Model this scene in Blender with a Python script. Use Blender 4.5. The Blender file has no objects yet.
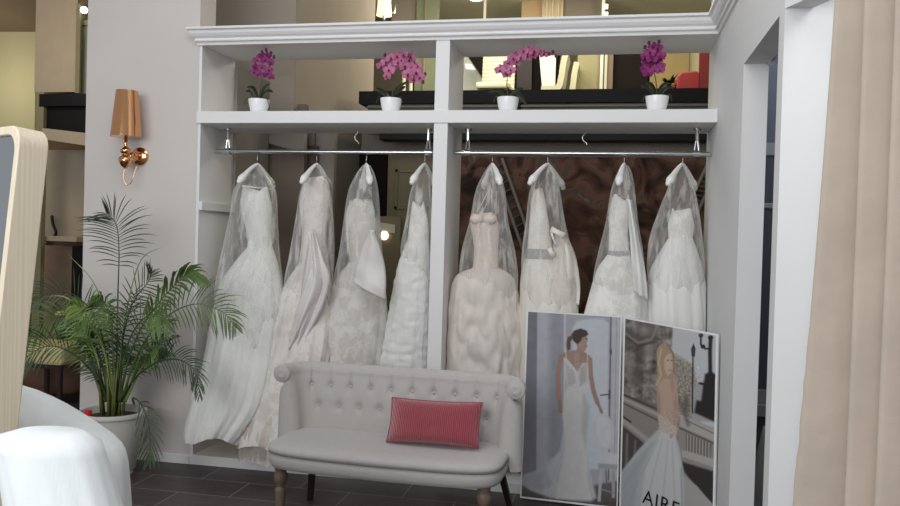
import bpy, bmesh, math, random
from mathutils import Vector, Matrix, noise
PI = math.pi
rnd = random.Random(7)
S = bpy.context.scene
COL = S.collection

# ------------------------------------------------------------------ camera
F_PX, YAW, PITCH, ROLL = 796.63, .1982, -.0154, .0283
CAM = Vector((0, -4.6, 1.4566))
cy, sy, cp, sp, cr, sr = math.cos(YAW), math.sin(YAW), math.cos(PITCH), math.sin(PITCH), math.cos(ROLL), math.sin(ROLL)
fw0 = Vector((-sy, cy, 0)); rt0 = Vector((cy, sy, 0)); up0 = Vector((0, 0, 1))
FWD = fw0*cp + up0*sp
U0 = -fw0*sp + up0*cp
RT = rt0*cr + U0*sr
UPV = -rt0*sr + U0*cr
cam = bpy.data.cameras.new('camera'); co = bpy.data.objects.new('camera', cam); COL.objects.link(co)
M = Matrix((RT, UPV, -FWD)).transposed().to_4x4(); M.translation = CAM
co.matrix_world = M
cam.sensor_width = 36; cam.lens = F_PX*36/900; cam.clip_start = .05
S.camera = co

def at(px, py, y):
    """point of the photograph at world depth y"""
    d = FWD + RT*((px-450)/F_PX) - UPV*((py-253)/F_PX)
    return CAM + d*((y-CAM.y)/d.y)

# ------------------------------------------------------------------ materials
def lin(c):
    return tuple(((v/255)/12.92 if v/255 <= .04045 else ((v/255+.055)/1.055)**2.4) for v in c)
def mat(name, rgb, rough=.6, metal=0, spec=.4, var=0, vscale=8, bump=0, bscale=60, emit=None, estr=0, alpha=None, sheen=0, stretch=None, rgb2=None, tr=0, coat=0):
    m = bpy.data.materials.new(name); m.use_nodes = True
    nt = m.node_tree; b = nt.nodes['Principled BSDF']
    c = lin(rgb)
    b.inputs['Base Color'].default_value = (*c, 1)
    b.inputs['Roughness'].default_value = rough
    b.inputs['Metallic'].default_value = metal
    b.inputs['Specular IOR Level'].default_value = spec
    if sheen: b.inputs['Sheen Weight'].default_value = sheen
    if tr: b.inputs['Transmission Weight'].default_value = tr
    if coat: b.inputs['Coat Weight'].default_value = coat
    if emit: b.inputs['Emission Color'].default_value = (*lin(emit), 1); b.inputs['Emission Strength'].default_value = estr
    if alpha is not None: b.inputs['Alpha'].default_value = alpha
    tc = nt.nodes.new('ShaderNodeTexCoord'); mp = nt.nodes.new('ShaderNodeMapping')
    nt.links.new(tc.outputs['Object'], mp.inputs['Vector'])
    if stretch: mp.inputs['Scale'].default_value = stretch
    if var or rgb2:
        n = nt.nodes.new('ShaderNodeTexNoise'); n.inputs['Scale'].default_value = vscale; n.inputs['Detail'].default_value = 5
        nt.links.new(mp.outputs[0], n.inputs['Vector'])
        r = nt.nodes.new('ShaderNodeValToRGB'); nt.links.new(n.outputs['Fac'], r.inputs['Fac'])
        r.color_ramp.elements[0].position = .35; r.color_ramp.elements[1].position = .65
        c2 = lin(rgb2) if rgb2 else c
        r.color_ramp.elements[0].color = (*[v*(1-var) for v in c], 1)
        r.color_ramp.elements[1].color = (*[min(1, v*(1+var)) for v in c2], 1)
        nt.links.new(r.outputs['Color'], b.inputs['Base Color'])
    if bump:
        n = nt.nodes.new('ShaderNodeTexNoise'); n.inputs['Scale'].default_value = bscale; n.inputs['Detail'].default_value = 4
        nt.links.new(mp.outputs[0], n.inputs['Vector'])
        bp = nt.nodes.new('ShaderNodeBump'); bp.inputs['Strength'].default_value = bump; bp.inputs['Distance'].default_value = .01
        nt.links.new(n.outputs['Fac'], bp.inputs['Height']); nt.links.new(bp.outputs[0], b.inputs['Normal'])
    return m

M_ = {}
M_['wall'] = mat('wall_paint', (206, 200, 196), .85, spec=.2, var=.02, vscale=3, bump=.06, bscale=120)
M_['wallw'] = mat('white_wall_paint', (216, 216, 216), .85, spec=.2, var=.015, vscale=3, bump=.05, bscale=120)
M_['wallb'] = mat('beige_wall_paint', (168, 156, 142), .9, spec=.1, var=.03, vscale=3)
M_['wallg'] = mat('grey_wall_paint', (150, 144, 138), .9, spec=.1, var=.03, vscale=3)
M_['wallo'] = mat('olive_wall_paint', (166, 158, 122), .9, spec=.1, var=.03, vscale=2)
M_['wally'] = mat('yellow_wall_paint', (188, 180, 142), .9, spec=.1, var=.03, vscale=2)
M_['soffit'] = mat('brown_soffit', (128, 112, 92), .9, spec=.1, var=.04, vscale=2)
M_['brownw'] = mat('brown_wall', (104, 84, 62), .9, spec=.1, var=.06, vscale=3)
M_['shelf'] = mat('shelf_paint', (226, 225, 225), .5, spec=.35, var=.01, vscale=4)
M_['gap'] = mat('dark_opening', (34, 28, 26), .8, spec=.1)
M_['black'] = mat('black_lacquer', (17, 13, 12), .5, spec=.2, var=.1)
M_['brown'] = mat('dark_brown_wood', (46, 34, 32), .5, var=.15, vscale=5, stretch=(1, 1, .1))
M_['dark_stripe'] = mat('dark_patterned_panel', (92, 76, 70), .7, var=.25, vscale=40)
M_['cream'] = mat('cream_laminate', (170, 154, 132), .5, var=.03)
M_['olive'] = mat('olive_door_paint', (126, 116, 88), .6, var=.05)
M_['chrome'] = mat('chrome', (205, 205, 205), .22, 1)
M_['gold'] = mat('rose_gold', (228, 170, 122), .1, 1)
M_['white_plastic'] = mat('white_plastic', (232, 232, 230), .3, spec=.5)
M_['hanger'] = mat('padded_white_hanger', (236, 236, 234), .4, spec=.5)
M_['ceramic'] = mat('white_ceramic', (238, 240, 242), .2, spec=.5)
M_['pot'] = mat('grey_planter', (194, 191, 186), .6, var=.03)
M_['soil'] = mat('soil', (62, 48, 38), .95, var=.3, vscale=40, bump=.6, bscale=60)
M_['frond'] = mat('palm_leaf', (80, 104, 48), .42, spec=.5, var=.35, vscale=5)
M_['frond2'] = mat('palm_leaf_dark', (48, 66, 36), .45, spec=.5, var=.35, vscale=5)
M_['frond3'] = mat('palm_leaf_light', (112, 136, 66), .42, spec=.5, var=.3, vscale=5)
M_['stem'] = mat('palm_stem', (96, 100, 52), .5, var=.2)
M_['sofa'] = mat('sofa_linen', (184, 180, 177), .92, spec=.15, var=.02, vscale=30, bump=.15, bscale=300, sheen=.2)
M_['piping'] = mat('sofa_piping', (128, 118, 114), .9, spec=.1)
M_['sofaleg'] = mat('turned_ash_leg', (116, 101, 86), .5, var=.12, vscale=12, stretch=(1, 1, .15))
M_['orleaf'] = mat('orchid_leaf', (40, 48, 26), .4, spec=.5, var=.2)
M_['orstem'] = mat('orchid_stem', (86, 74, 58), .6)
M_['pink'] = mat('pink_petal', (188, 110, 146), .6, var=.15, vscale=30)
M_['magenta'] = mat('magenta_petal', (134, 42, 106), .6, var=.2, vscale=30)
M_['lip'] = mat('orchid_lip', (112, 22, 76), .6)
M_['bud'] = mat('orchid_bud', (104, 46, 76), .6, var=.2)
M_['curtain'] = mat('beige_curtain', (190, 177, 162), .8, spec=.15, var=.05, vscale=6, bump=.2, bscale=25, sheen=.3)
M_['tulle'] = mat('white_tulle', (228, 233, 235), .8, spec=.2, var=.03, vscale=6, bump=.08, bscale=60, stretch=(3, 3, .4), sheen=.2)
M_['red'] = mat('red_plastic', (196, 30, 30), .4)
M_['redcloth'] = mat('red_upholstery', (128, 28, 32), .6)
M_['leather'] = mat('cream_leather', (200, 194, 164), .4, spec=.5)
M_['stool'] = mat('mustard_cream_upholstery', (204, 190, 136), .7, var=.04)
M_['board'] = mat('white_foam_board', (226, 226, 226), .6)
M_['glassdoor'] = mat('green_glass', (150, 154, 128), .1, spec=.6)
M_['bluew'] = mat('blue_grey_wall', (112, 117, 126), .9, spec=.1, var=.03)
M_['bwin'] = mat('dark_window_glass', (84, 88, 94), .15, spec=.6)
M_['frameg'] = mat('grey_window_frame', (160, 164, 170), .5)
M_['lampw'] = mat('lit_lamp_shade', (240, 232, 200), .7, emit=(255, 240, 205), estr=1.1)
M_['bulb'] = mat('lit_bulb', (255, 255, 255), .5, emit=(250, 255, 235), estr=9)
M_['reflection_glow'] = mat('painted_lamp_reflection', (255, 240, 200), .5, emit=(255, 236, 190), estr=3)
M_['blind'] = mat('backlit_window', (250, 250, 240), .5, emit=(245, 250, 235), estr=1.0)
M_['ochre'] = mat('ochre_wall_paint', (158, 138, 96), .9, spec=.1, var=.03)
M_['curtc'] = mat('cream_curtain', (222, 206, 176), .8)
M_['rib'] = mat('ribbed_grey_metal', (112, 108, 100), .45, spec=.5, metal=.3)
M_['mint'] = mat('pale_fabric', (176, 178, 172), .8)

# ash wood
def wood_mat():
    m = mat('ash_wood', (214, 196, 166), .5, spec=.35)
    nt = m.node_tree; b = nt.nodes['Principled BSDF']
    tc = nt.nodes.new('ShaderNodeTexCoord'); mp = nt.nodes.new('ShaderNodeMapping'); mp.inputs['Scale'].default_value = (110, 110, 1.2)
    n = nt.nodes.new('ShaderNodeTexNoise'); n.inputs['Scale'].default_value = 1.6; n.inputs['Detail'].default_value = 4
    r = nt.nodes.new('ShaderNodeValToRGB'); r.color_ramp.elements[0].position = .35; r.color_ramp.elements[1].position = .68
    r.color_ramp.elements[0].color = (*lin((216, 202, 178)), 1); r.color_ramp.elements[1].color = (*lin((228, 216, 194)), 1)
    nt.links.new(tc.outputs['Object'], mp.inputs[0]); nt.links.new(mp.outputs[0], n.inputs[0]); nt.links.new(n.outputs[0], r.inputs[0]); nt.links.new(r.outputs[0], b.inputs['Base Color'])
    return m
M_['ash'] = wood_mat()
# floor planks .615 x .26
def floor_mat():
    m = mat('floor_tiles', (84, 74, 74), .45, spec=.4)
    nt = m.node_tree; b = nt.nodes['Principled BSDF']
    g = nt.nodes.new('ShaderNodeNewGeometry'); mp = nt.nodes.new('ShaderNodeMapping'); mp.inputs['Location'].default_value = (2.34+.615*4, 5.2, 0)
    br = nt.nodes.new('ShaderNodeTexBrick'); br.inputs['Scale'].default_value = 1
    br.inputs['Brick Width'].default_value = .615; br.inputs['Row Height'].default_value = .26
    br.inputs['Mortar Size'].default_value = .0022; br.inputs['Mortar Smooth'].default_value = .3
    br.inputs['Color1'].default_value = (*lin((76, 66, 66)), 1); br.inputs['Color2'].default_value = (*lin((92, 82, 81)), 1); br.inputs['Mortar'].default_value = (*lin((176, 166, 158)), 1)
    n = nt.nodes.new('ShaderNodeTexNoise'); n.inputs['Scale'].default_value = 6; n.inputs['Detail'].default_value = 6
    mp2 = nt.nodes.new('ShaderNodeMapping'); mp2.inputs['Scale'].default_value = (.6, 4, 1)
    mx = nt.nodes.new('ShaderNodeMixRGB'); mx.blend_type = 'MULTIPLY'; mx.inputs[0].default_value = .5
    nt.links.new(g.outputs['Position'], mp.inputs[0]); nt.links.new(mp.outputs[0], br.inputs[0])
    nt.links.new(g.outputs['Position'], mp2.inputs[0]); nt.links.new(mp2.outputs[0], n.inputs[0])
    nt.links.new(br.outputs[0], mx.inputs[1]); nt.links.new(n.outputs[0], mx.inputs[2]); nt.links.new(mx.outputs[0], b.inputs['Base Color'])
    return m
M_['floor'] = floor_mat()
def mural_mat():
    m = mat('mural_paint', (70, 40, 32), .7, spec=.2)
    nt = m.node_tree; b = nt.nodes['Principled BSDF']
    tc = nt.nodes.new('ShaderNodeTexCoord')
    n1 = nt.nodes.new('ShaderNodeTexNoise'); n1.inputs['Scale'].default_value = 3.4; n1.inputs['Detail'].default_value = 5; n1.inputs['Distortion'].default_value = 1.6
    r1 = nt.nodes.new('ShaderNodeValToRGB'); e = r1.color_ramp.elements
    e[0].position = .34; e[0].color = (*lin((46, 34, 30)), 1); e[1].position = .74; e[1].color = (*lin((170, 146, 122)), 1)
    a = e.new(.47); a.color = (*lin((92, 64, 52)), 1); a = e.new(.56); a.color = (*lin((124, 92, 74)), 1); a = e.new(.64); a.color = (*lin((88, 82, 76)), 1)
    nt.links.new(tc.outputs['Object'], n1.inputs[0]); nt.links.new(n1.outputs[0], r1.inputs[0]); nt.links.new(r1.outputs[0], b.inputs['Base Color'])
    return m
M_['mural'] = mural_mat()
def cord_mat():
    m = mat('rose_corduroy', (188, 78, 92), .85, spec=.15, sheen=.5)
    nt = m.node_tree; b = nt.nodes['Principled BSDF']
    tc = nt.nodes.new('ShaderNodeTexCoord'); w = nt.nodes.new('ShaderNodeTexWave'); w.bands_direction = 'X'
    w.inputs['Scale'].default_value = 34; w.inputs['Distortion'].default_value = 1.5; w.inputs['Detail'].default_value = 2; w.inputs['Detail Scale'].default_value = 1.5
    r = nt.nodes.new('ShaderNodeValToRGB'); r.color_ramp.elements[0].color = (*lin((146, 58, 70)), 1); r.color_ramp.elements[1].color = (*lin((176, 80, 90)), 1)
    bp = nt.nodes.new('ShaderNodeBump'); bp.inputs['Strength'].default_value = .7; bp.inputs['Distance'].default_value = .006
    nt.links.new(tc.outputs['Object'], w.inputs[0]); nt.links.new(w.outputs['Fac'], r.inputs[0]); nt.links.new(r.outputs[0], b.inputs['Base Color'])
    nt.links.new(w.outputs['Fac'], bp.inputs['Height']); nt.links.new(bp.outputs[0], b.inputs['Normal'])
    return m
M_['cord'] = cord_mat()
# garment cloths
def lace_mat(name, base, motif, scale=26, thr=.56, rough=.7, vert=True):
    m = mat(name, base, rough, spec=.25, sheen=.3)
    nt = m.node_tree; b = nt.nodes['Principled BSDF']
    tc = nt.nodes.new('ShaderNodeTexCoord')
    n = nt.nodes.new('ShaderNodeTexNoise'); n.inputs['Scale'].default_value = scale; n.inputs['Detail'].default_value = 3; n.inputs['Distortion'].default_value = .8
    n2 = nt.nodes.new('ShaderNodeTexNoise'); n2.inputs['Scale'].default_value = scale*.22; n2.inputs['Detail'].default_value = 3
    mu = nt.nodes.new('ShaderNodeMath'); mu.operation = 'MULTIPLY_ADD'; mu.inputs[1].default_value = .45
    r = nt.nodes.new('ShaderNodeValToRGB'); r.color_ramp.elements[0].position = thr+.14-.05; r.color_ramp.elements[1].position = thr+.14+.06
    r.color_ramp.elements[0].color = (*lin(base), 1); r.color_ramp.elements[1].color = (*lin(motif), 1)
    bp = nt.nodes.new('ShaderNodeBump'); bp.inputs['Strength'].default_value = .5; bp.inputs['Distance'].default_value = .006
    nt.links.new(tc.outputs['Object'], n.inputs[0]); nt.links.new(tc.outputs['Object'], n2.inputs[0])
    nt.links.new(n.outputs[0], mu.inputs[0]); nt.links.new(n2.outputs[0], mu.inputs[2])
    # n*.45 + n2 -> centre about .72
    nt.links.new(mu.outputs[0], r.inputs[0]); nt.links.new(r.outputs[0], b.inputs['Base Color'])
    nt.links.new(r.outputs[0], bp.inputs['Height']); nt.links.new(bp.outputs[0], b.inputs['Normal'])
    return m
M_['g_white'] = mat('white_organza', (226, 226, 222), .7, spec=.3, var=.035, vscale=7, bump=.6, bscale=22, stretch=(3, 3, .7), sheen=.3)
M_['g_champ'] = lace_mat('champagne_lace', (212, 205, 198), (226, 221, 215), 60, .56)
M_['g_lace3'] = lace_mat('taupe_lace', (216, 213, 208), (202, 196, 189), 60, .56)
M_['g_lacew'] = lace_mat('white_lace', (218, 216, 212), (236, 234, 230), 34, .54)
M_['g_blush'] = mat('blush_tulle', (218, 209, 202), .8, spec=.2, var=.05, vscale=6, bump=.3, bscale=30, sheen=.4)
M_['g_blushb'] = mat('blush_bodice', (218, 204, 195), .7, spec=.2, var=.03, vscale=20, bump=.2, bscale=80)
M_['g_ivory'] = mat('ivory_satin', (226, 222, 212), .42, spec=.5, var=.02, vscale=5, bump=.15, bscale=10, stretch=(3, 3, .4))
M_['g_satin'] = mat('white_satin', (228, 227, 224), .38, spec=.5, var=.02, vscale=5, bump=.4, bscale=10, stretch=(3, 3, .4))
M_['g_satinp'] = mat('pale_rose_satin', (216, 211, 209), .42, spec=.5, var=.03, vscale=5)
M_['g_belt'] = mat('beaded_belt', (176, 174, 172), .35, spec=.6, var=.3, vscale=150, bump=.8, bscale=200)
def bag_mat(name='clear_garment_bag', a0=.14, a1=.72, rgb=(226, 224, 220)):
    m = bpy.data.materials.new(name); m.use_nodes = True; nt = m.node_tree; nt.nodes.clear()
    out = nt.nodes.new('ShaderNodeOutputMaterial'); mix = nt.nodes.new('ShaderNodeMixShader'); t = nt.nodes.new('ShaderNodeBsdfTransparent')
    p = nt.nodes.new('ShaderNodeBsdfPrincipled'); p.inputs['Base Color'].default_value = (*lin(rgb), 1); p.inputs['Roughness'].default_value = .3
    lw = nt.nodes.new('ShaderNodeLayerWeight'); lw.inputs['Blend'].default_value = .35
    tc = nt.nodes.new('ShaderNodeTexCoord'); mp = nt.nodes.new('ShaderNodeMapping'); mp.inputs['Scale'].default_value = (7, 7, 1.3)
    n = nt.nodes.new('ShaderNodeTexNoise'); n.inputs['Scale'].default_value = 4; n.inputs['Detail'].default_value = 5
    mr = nt.nodes.new('ShaderNodeMapRange'); mr.inputs['From Min'].default_value = .5; mr.inputs['From Max'].default_value = .68; mr.inputs['To Min'].default_value = 0; mr.inputs['To Max'].default_value = .42
    m1 = nt.nodes.new('ShaderNodeMapRange'); m1.inputs['From Min'].default_value = .1; m1.inputs['To Min'].default_value = a0; m1.inputs['To Max'].default_value = a1
    ad = nt.nodes.new('ShaderNodeMath'); ad.operation = 'ADD'; ad.use_clamp = True
    bp = nt.nodes.new('ShaderNodeBump'); bp.inputs['Strength'].default_value = .4; bp.inputs['Distance'].default_value = .02
    L = nt.links.new
    L(tc.outputs['Object'], mp.inputs[0]); L(mp.outputs[0], n.inputs[0]); L(n.outputs[0], mr.inputs[0]); L(lw.outputs['Facing'], m1.inputs[0])
    L(m1.outputs[0], ad.inputs[0]); L(mr.outputs[0], ad.inputs[1]); L(ad.outputs[0], mix.inputs[0]); L(n.outputs[0], bp.inputs['Height']); L(bp.outputs[0], p.inputs['Normal'])
    L(t.outputs[0], mix.inputs[1]); L(p.outputs[0], mix.inputs[2]); L(mix.outputs[0], out.inputs[0])
    return m
M_['bag'] = bag_mat()
M_['mirror'] = mat('mirror_glass', (210, 214, 220), .03, 1)

# ------------------------------------------------------------------ helpers
def wloc(o):
    v = Vector((0, 0, 0))
    while o is not None: v += o.location; o = o.parent
    return v
def tag(o, label=None, cat=None, group=None, kind=None):
    if label: o['label'] = label
    if cat: o['category'] = cat
    if group: o['group'] = group
    if kind: o['kind'] = kind
    return o
def thing(name, label, cat, loc, group=None, rotz=0):
    o = bpy.data.objects.new(name, None); COL.objects.link(o); o.location = loc; o.rotation_euler = (0, 0, rotz)
    o.empty_display_size = .1
    return tag(o, label, cat, group)
class MB:
    def __init__(s): s.v = []; s.f = []; s.fm = []
    def add(s, vs, fs, mi=0):
        o = len(s.v); s.v += [tuple(p) for p in vs]; s.f += [tuple(i+o for i in f) for f in fs]; s.fm += [mi]*len(fs); return s
    def box(s, a, b, mi=0):
        x0, x1 = sorted((a[0], b[0])); y0, y1 = sorted((a[1], b[1])); z0, z1 = sorted((a[2], b[2]))
        vs = [(x0,y0,z0),(x1,y0,z0),(x1,y1,z0),(x0,y1,z0),(x0,y0,z1),(x1,y0,z1),(x1,y1,z1),(x0,y1,z1)]
        return s.add(vs, [(0,3,2,1),(4,5,6,7),(0,1,5,4),(1,2,6,5),(2,3,7,6),(3,0,4,7)], mi)
    def tube(s, pts, rad, n=8, caps=True, mi=0, up=None):
        pts = [Vector(p) for p in pts]; k = len(pts)
        rs = rad if isinstance(rad, (list, tuple)) else [rad]*k
        vs = []; ref = None
        for i, p in enumerate(pts):
            t = (pts[min(i+1, k-1)]-pts[max(i-1, 0)]).normalized()
            if ref is None:
                ref = Vector((0, 0, 1)) if abs(t.z) < .9 else Vector((1, 0, 0))
            a = (ref - t*ref.dot(t)).normalized(); b = t.cross(a); ref = a
            for j in range(n):
                q = 2*PI*j/n; vs.append(p + (a*math.cos(q)+b*math.sin(q))*rs[i])
        fs = [(i*n+j, i*n+(j+1)%n, (i+1)*n+(j+1)%n, (i+1)*n+j) for i in range(k-1) for j in range(n)]
        if caps: fs += [tuple(range(n))[::-1], tuple((k-1)*n+j for j in range(n))]
        return s.add(vs, fs, mi)
    def lathe(s, c, prof, n=24, axis=None, mi=0):
        c = Vector(c); vs = []
        ax = Vector(axis).normalized() if axis else Vector((0, 0, 1))
        a = Vector((1, 0, 0)) if abs(ax.x) < .9 else Vector((0, 1, 0))
        a = (a-ax*a.dot(ax)).normalized(); b = ax.cross(a)
        for r, z in prof:
            for j in range(n):
                q = 2*PI*j/n; vs.append(c+ax*z+(a*math.cos(q)+b*math.sin(q))*r)
        k = len(prof)
        fs = [(i*n+j, i*n+(j+1)%n, (i+1)*n+(j+1)%n, (i+1)*n+j) for i in range(k-1) for j in range(n)]
        if prof[0][0] > 1e-5: fs.append(tuple(range(n))[::-1])
        if prof[-1][0] > 1e-5: fs.append(tuple((k-1)*n+j for j in range(n)))
        return s.add(vs, fs, mi)
    def sphere(s, c, r, n=12, sc=(1, 1, 1), mi=0):
        c = Vector(c); m = n//2; vs = []
        for i in range(m+1):
            a = PI*i/m
            for j in range(n):
                b = 2*PI*j/n
                vs.append(c+Vector((r*sc[0]*math.sin(a)*math.cos(b), r*sc[1]*math.sin(a)*math.sin(b), r*sc[2]*math.cos(a))))
        return s.add(vs, [(i*n+j, (i+1)*n+j, (i+1)*n+(j+1)%n, i*n+(j+1)%n) for i in range(m) for j in range(n)], mi)
    def grid(s, fn, nu, nv, closed=False, mi=0):
        vs = [fn(i/(nu if closed else nu-1), j/(nv-1)) for j in range(nv) for i in range(nu)]
        fs = []
        for j in range(nv-1):
            for i in range(nu if closed else nu-1):
                i2 = (i+1) % nu
                fs.append((j*nu+i, j*nu+i2, (j+1)*nu+i2, (j+1)*nu+i))
        return s.add(vs, fs, mi)
    def prism(s, pts2, y0, y1, mi=0):
        """polygon of (x,z) extruded along y"""
        n = len(pts2)
        vs = [(x, y0, z) for x, z in pts2]+[(x, y1, z) for x, z in pts2]
        return s.add(vs, [tuple(range(n)), tuple(range(2*n-1, n-1, -1))]+[(i, (i+1) % n, n+(i+1) % n, n+i) for i in range(n)], mi)
    def build(s, name, m, parent=None, smooth=False, local=False, bevel=0, solid=0, sub=0, auto=None):
        me = bpy.data.meshes.new(name)
        vs = [Vector(p) for p in s.v]
        o = bpy.data.objects.new(name, me); COL.objects.link(o)
        if parent is not None:
            if not local:
                w = wloc(parent); vs = [p-w for p in vs]
            # part origin at the centre of its box, so object coordinates are comparable
            o.parent = parent
        elif not local:
            c = Vector(((min(p.x for p in vs)+max(p.x for p in vs))/2, (min(p.y for p in vs)+max(p.y for p in vs))/2, min(p.z for p in vs)))
            vs = [p-c for p in vs]; o.location = c
        me.from_pydata(vs, [], s.f)
        mats = m if isinstance(m, (list, tuple)) else [m]
        for q in mats: me.materials.append(M_[q] if isinstance(q, str) else q)
        for p, k in zip(me.polygons, s.fm): p.material_index = k
        bm = bmesh.new(); bm.from_mesh(me)
        bmesh.ops.remove_doubles(bm, verts=bm.verts, dist=1e-6)
        bmesh.ops.recalc_face_normals(bm, faces=bm.faces); bm.to_mesh(me); bm.free()
        if smooth:
            for p in me.polygons: p.use_smooth = True
            if auto:
                try: me.set_sharp_from_angle(angle=math.radians(auto))
                except Exception: pass
        if solid:
            md = o.modifiers.new('solid', 'SOLIDIFY'); md.thickness = solid; md.offset = 0
        if sub:
            md = o.modifiers.new('sub', 'SUBSURF'); md.levels = sub; md.render_levels = sub
        if bevel:
            md = o.modifiers.new('bevel', 'BEVEL'); md.width = bevel; md.segments = 2; md.limit_method = 'ANGLE'
        return o
def struct(name, mb, m, parent=None, **k):
    o = mb.build(name, m, parent, **k)
    if parent is None: o['kind'] = 'structure'
    return o
def lerp(a, b, t): return a+(b-a)*t
def smooth_interp(tab, x):
    """tab: sorted list of tuples (x, v1, v2...)"""
    if x <= tab[0][0]: return tab[0][1:]
    if x >= tab[-1][0]: return tab[-1][1:]
    for i in range(len(tab)-1):
        if tab[i][0] <= x <= tab[i+1][0]:
            p0 = tab[max(i-1, 0)]; p1 = tab[i]; p2 = tab[i+1]; p3 = tab[min(i+2, len(tab)-1)]
            h = p2[0]-p1[0]; t = (x-p1[0])/h; out = []
            for k in range(1, len(p1)):
                m1 = (p2[k]-p0[k])/(p2[0]-p0[0])*h; m2 = (p3[k]-p1[k])/(p3[0]-p1[0])*h
                out.append((2*t**3-3*t*t+1)*p1[k]+(t**3-2*t*t+t)*m1+(-2*t**3+3*t*t)*p2[k]+(t**3-t*t)*m2)
            return out
def catmull(pts, n):
    pts = [Vector(p) for p in pts]; tab = [(i,)+tuple(p) for i, p in enumerate(pts)]
    return [Vector(smooth_interp(tab, (len(pts)-1)*i/(n-1))) for i in range(n)]

# ------------------------------------------------------------------ the room
XL, XLB, XM1, XM2, XR, DP = -2.563, -2.543, -1.042, -.958, .556, .447
ZPT, ZPB, ZC, ZCT = 2.222, 2.148, 2.638, 2.735
XP = -3.354
YO, YN, YC, ZO = -.871, -1.629, -1.72, 2.277
struct('floor', MB().box((-8, -6.5, -.05), (5, 7, 0)), 'floor')
# the pier left of the shelving
struct('wall_left', MB().box((XP, 0, 0), (XL, .20, 4.45)), 'wall')
struct('baseboard_left', MB().box((XP-.002, -.012, 0), (XL, .0, .058)), 'shelf', bevel=.003)
# right wall with the doorway
mb = MB(); T = .105
mb.box((XR, YO, 0), (XR+T, .47, 4.45)); mb.box((XR, YN, ZO), (XR+T, YO, 4.45))
struct('wall_right', mb, 'wallw')
# partition facing the camera beyond the curtain
struct('wall_partition', MB().box((XR, YC, 0), (2.6, YN, 4.45)), 'wallw')
struct('wall_rear', MB().box((XR+T, .43, 0), (XR+1.4, .5, 4.45)).box((XR+1.3, .5, 0), (XR+1.4, 6.0, 4.45)), 'wallg')
# slanted header over the curtained cubicle
dx, dy = .40, -.917
mb = MB(); p0 = Vector((XR, YC)); L = 2.6
a = p0; b = p0+Vector((.09, 0)); c_ = b+Vector((dx, dy))*L; d_ = a+Vector((dx, dy))*L
mb.add([(a.x, a.y, 2.276), (b.x, b.y, 2.276), (c_.x, c_.y, 2.276), (d_.x, d_.y, 2.276), (a.x, a.y, 4.45), (b.x, b.y, 4.45), (c_.x, c_.y, 4.45), (d_.x, d_.y, 4.45)],
       [(0,3,2,1),(4,5,6,7),(0,1,5,4),(1,2,6,5),(2,3,7,6),(3,0,4,7)])
struct('wall_header', mb, 'wallw')
# side room behind the doorway
struct('wall_side_room', MB().box((XR+T, .40, 0), (2.6, .43, 4.45)), 'bluew')
struct('wall_side_room_end', MB().box((2.5, YC+.1, 0), (2.6, .40, 4.45)), 'bluew')
w = thing('window_1', None, None, (1.0, .40, .6)); w['kind'] = 'structure'
MB().box((.82, .37, .62), (1.2, .395, 2.02)).build('pane', 'bwin', w)
mb = MB(); mb.box((.77, .36, .55), (.835, .398, 2.08)); mb.box((1.2, .36, .55), (1.27, .398, 2.08)); mb.box((.77, .36, 2.01), (1.27, .398, 2.08)); mb.box((.77, .36, 1.70), (1.27, .398, 1.73)); mb.box((.77, .36, .55), (1.27, .398, .63))
mb.box((.75, .31, .48), (1.3, .4, .55)).build('window_frame', 'frameg', w, bevel=.004)

# upper mezzanine, lower back wall
ZM0, ZM1 = 2.60, 2.705
YM = 1.9
mez = MB().box((at(359, 92, YM).x, YM, ZM0), (3.0, 7, ZM1)); mez.box((-4.6, 2.7, ZM0), (at(359, 92, YM).x, 7, ZM1)); struct('floor_mezzanine', mez, 'black')
mb = MB(); z = 2.355; x0 = at(366, 110, YM).x
mb.box((x0, YM+.06, 2.352), (XR+1.2, YM+.12, 2.6))
for i in range(7): mb.box((x0, YM+.02, 2.37+i*.033), (XR+1.2, YM+.06, 2.385+i*.033))
for px in (519,): c = at(px, 105, YM).x; mb.box((c-.01, YM+.01, 2.5), (c+.01, YM+.06, 2.6), 1)
struct('trim_1', mb, ['rib', 'black'])
struct('trim_2', MB().box((-1.95, YM+.02, 2.30), (XR+1.2, YM+.2, 2.352)), 'black')
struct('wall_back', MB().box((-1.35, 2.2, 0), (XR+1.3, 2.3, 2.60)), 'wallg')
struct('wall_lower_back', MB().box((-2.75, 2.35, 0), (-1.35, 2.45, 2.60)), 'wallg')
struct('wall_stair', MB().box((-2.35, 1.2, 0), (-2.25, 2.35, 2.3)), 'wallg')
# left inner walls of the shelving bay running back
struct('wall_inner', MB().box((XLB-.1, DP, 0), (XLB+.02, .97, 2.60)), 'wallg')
# long beige wall running back on the left of the mezzanine
a0 = at(296, 70, 1.0); a1 = at(375, 60, 2.6)
mb = MB(); x_a, x_b = at(296, 70, 1.0).x, at(374, 60, 2.6).x
mb.add([(x_a, 1.0, 2.3), (x_b, 2.6, 2.3), (x_b-.12, 2.6, 2.3), (x_a-.12, 1.0, 2.3), (x_a, 1.0, 4.45), (x_b, 2.6, 4.45), (x_b-.12, 2.6, 4.45), (x_a-.12, 1.0, 4.45)],
       [(0,3,2,1),(4,5,6,7),(0,1,5,4),(1,2,6,5),(2,3,7,6),(3,0,4,7)])
struct('wall_mezzanine_left', mb, 'wallb')
struct('wall_mezzanine_side', MB().box((-3.3, .97, 2.3), (x_a, 1.02, 4.45)), mat('grey_beige_wall', (160, 150, 139), .9, spec=.1, var=.02, vscale=2))
struct('wall_bay_back', MB().box((at(230, 200, 1.05).x, 1.05, 0), (at(303, 200, 1.05).x, 1.12, 2.45)), mat('taupe_wall_paint', (124, 111, 102), .9, spec=.1, var=.03, vscale=3))
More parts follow.
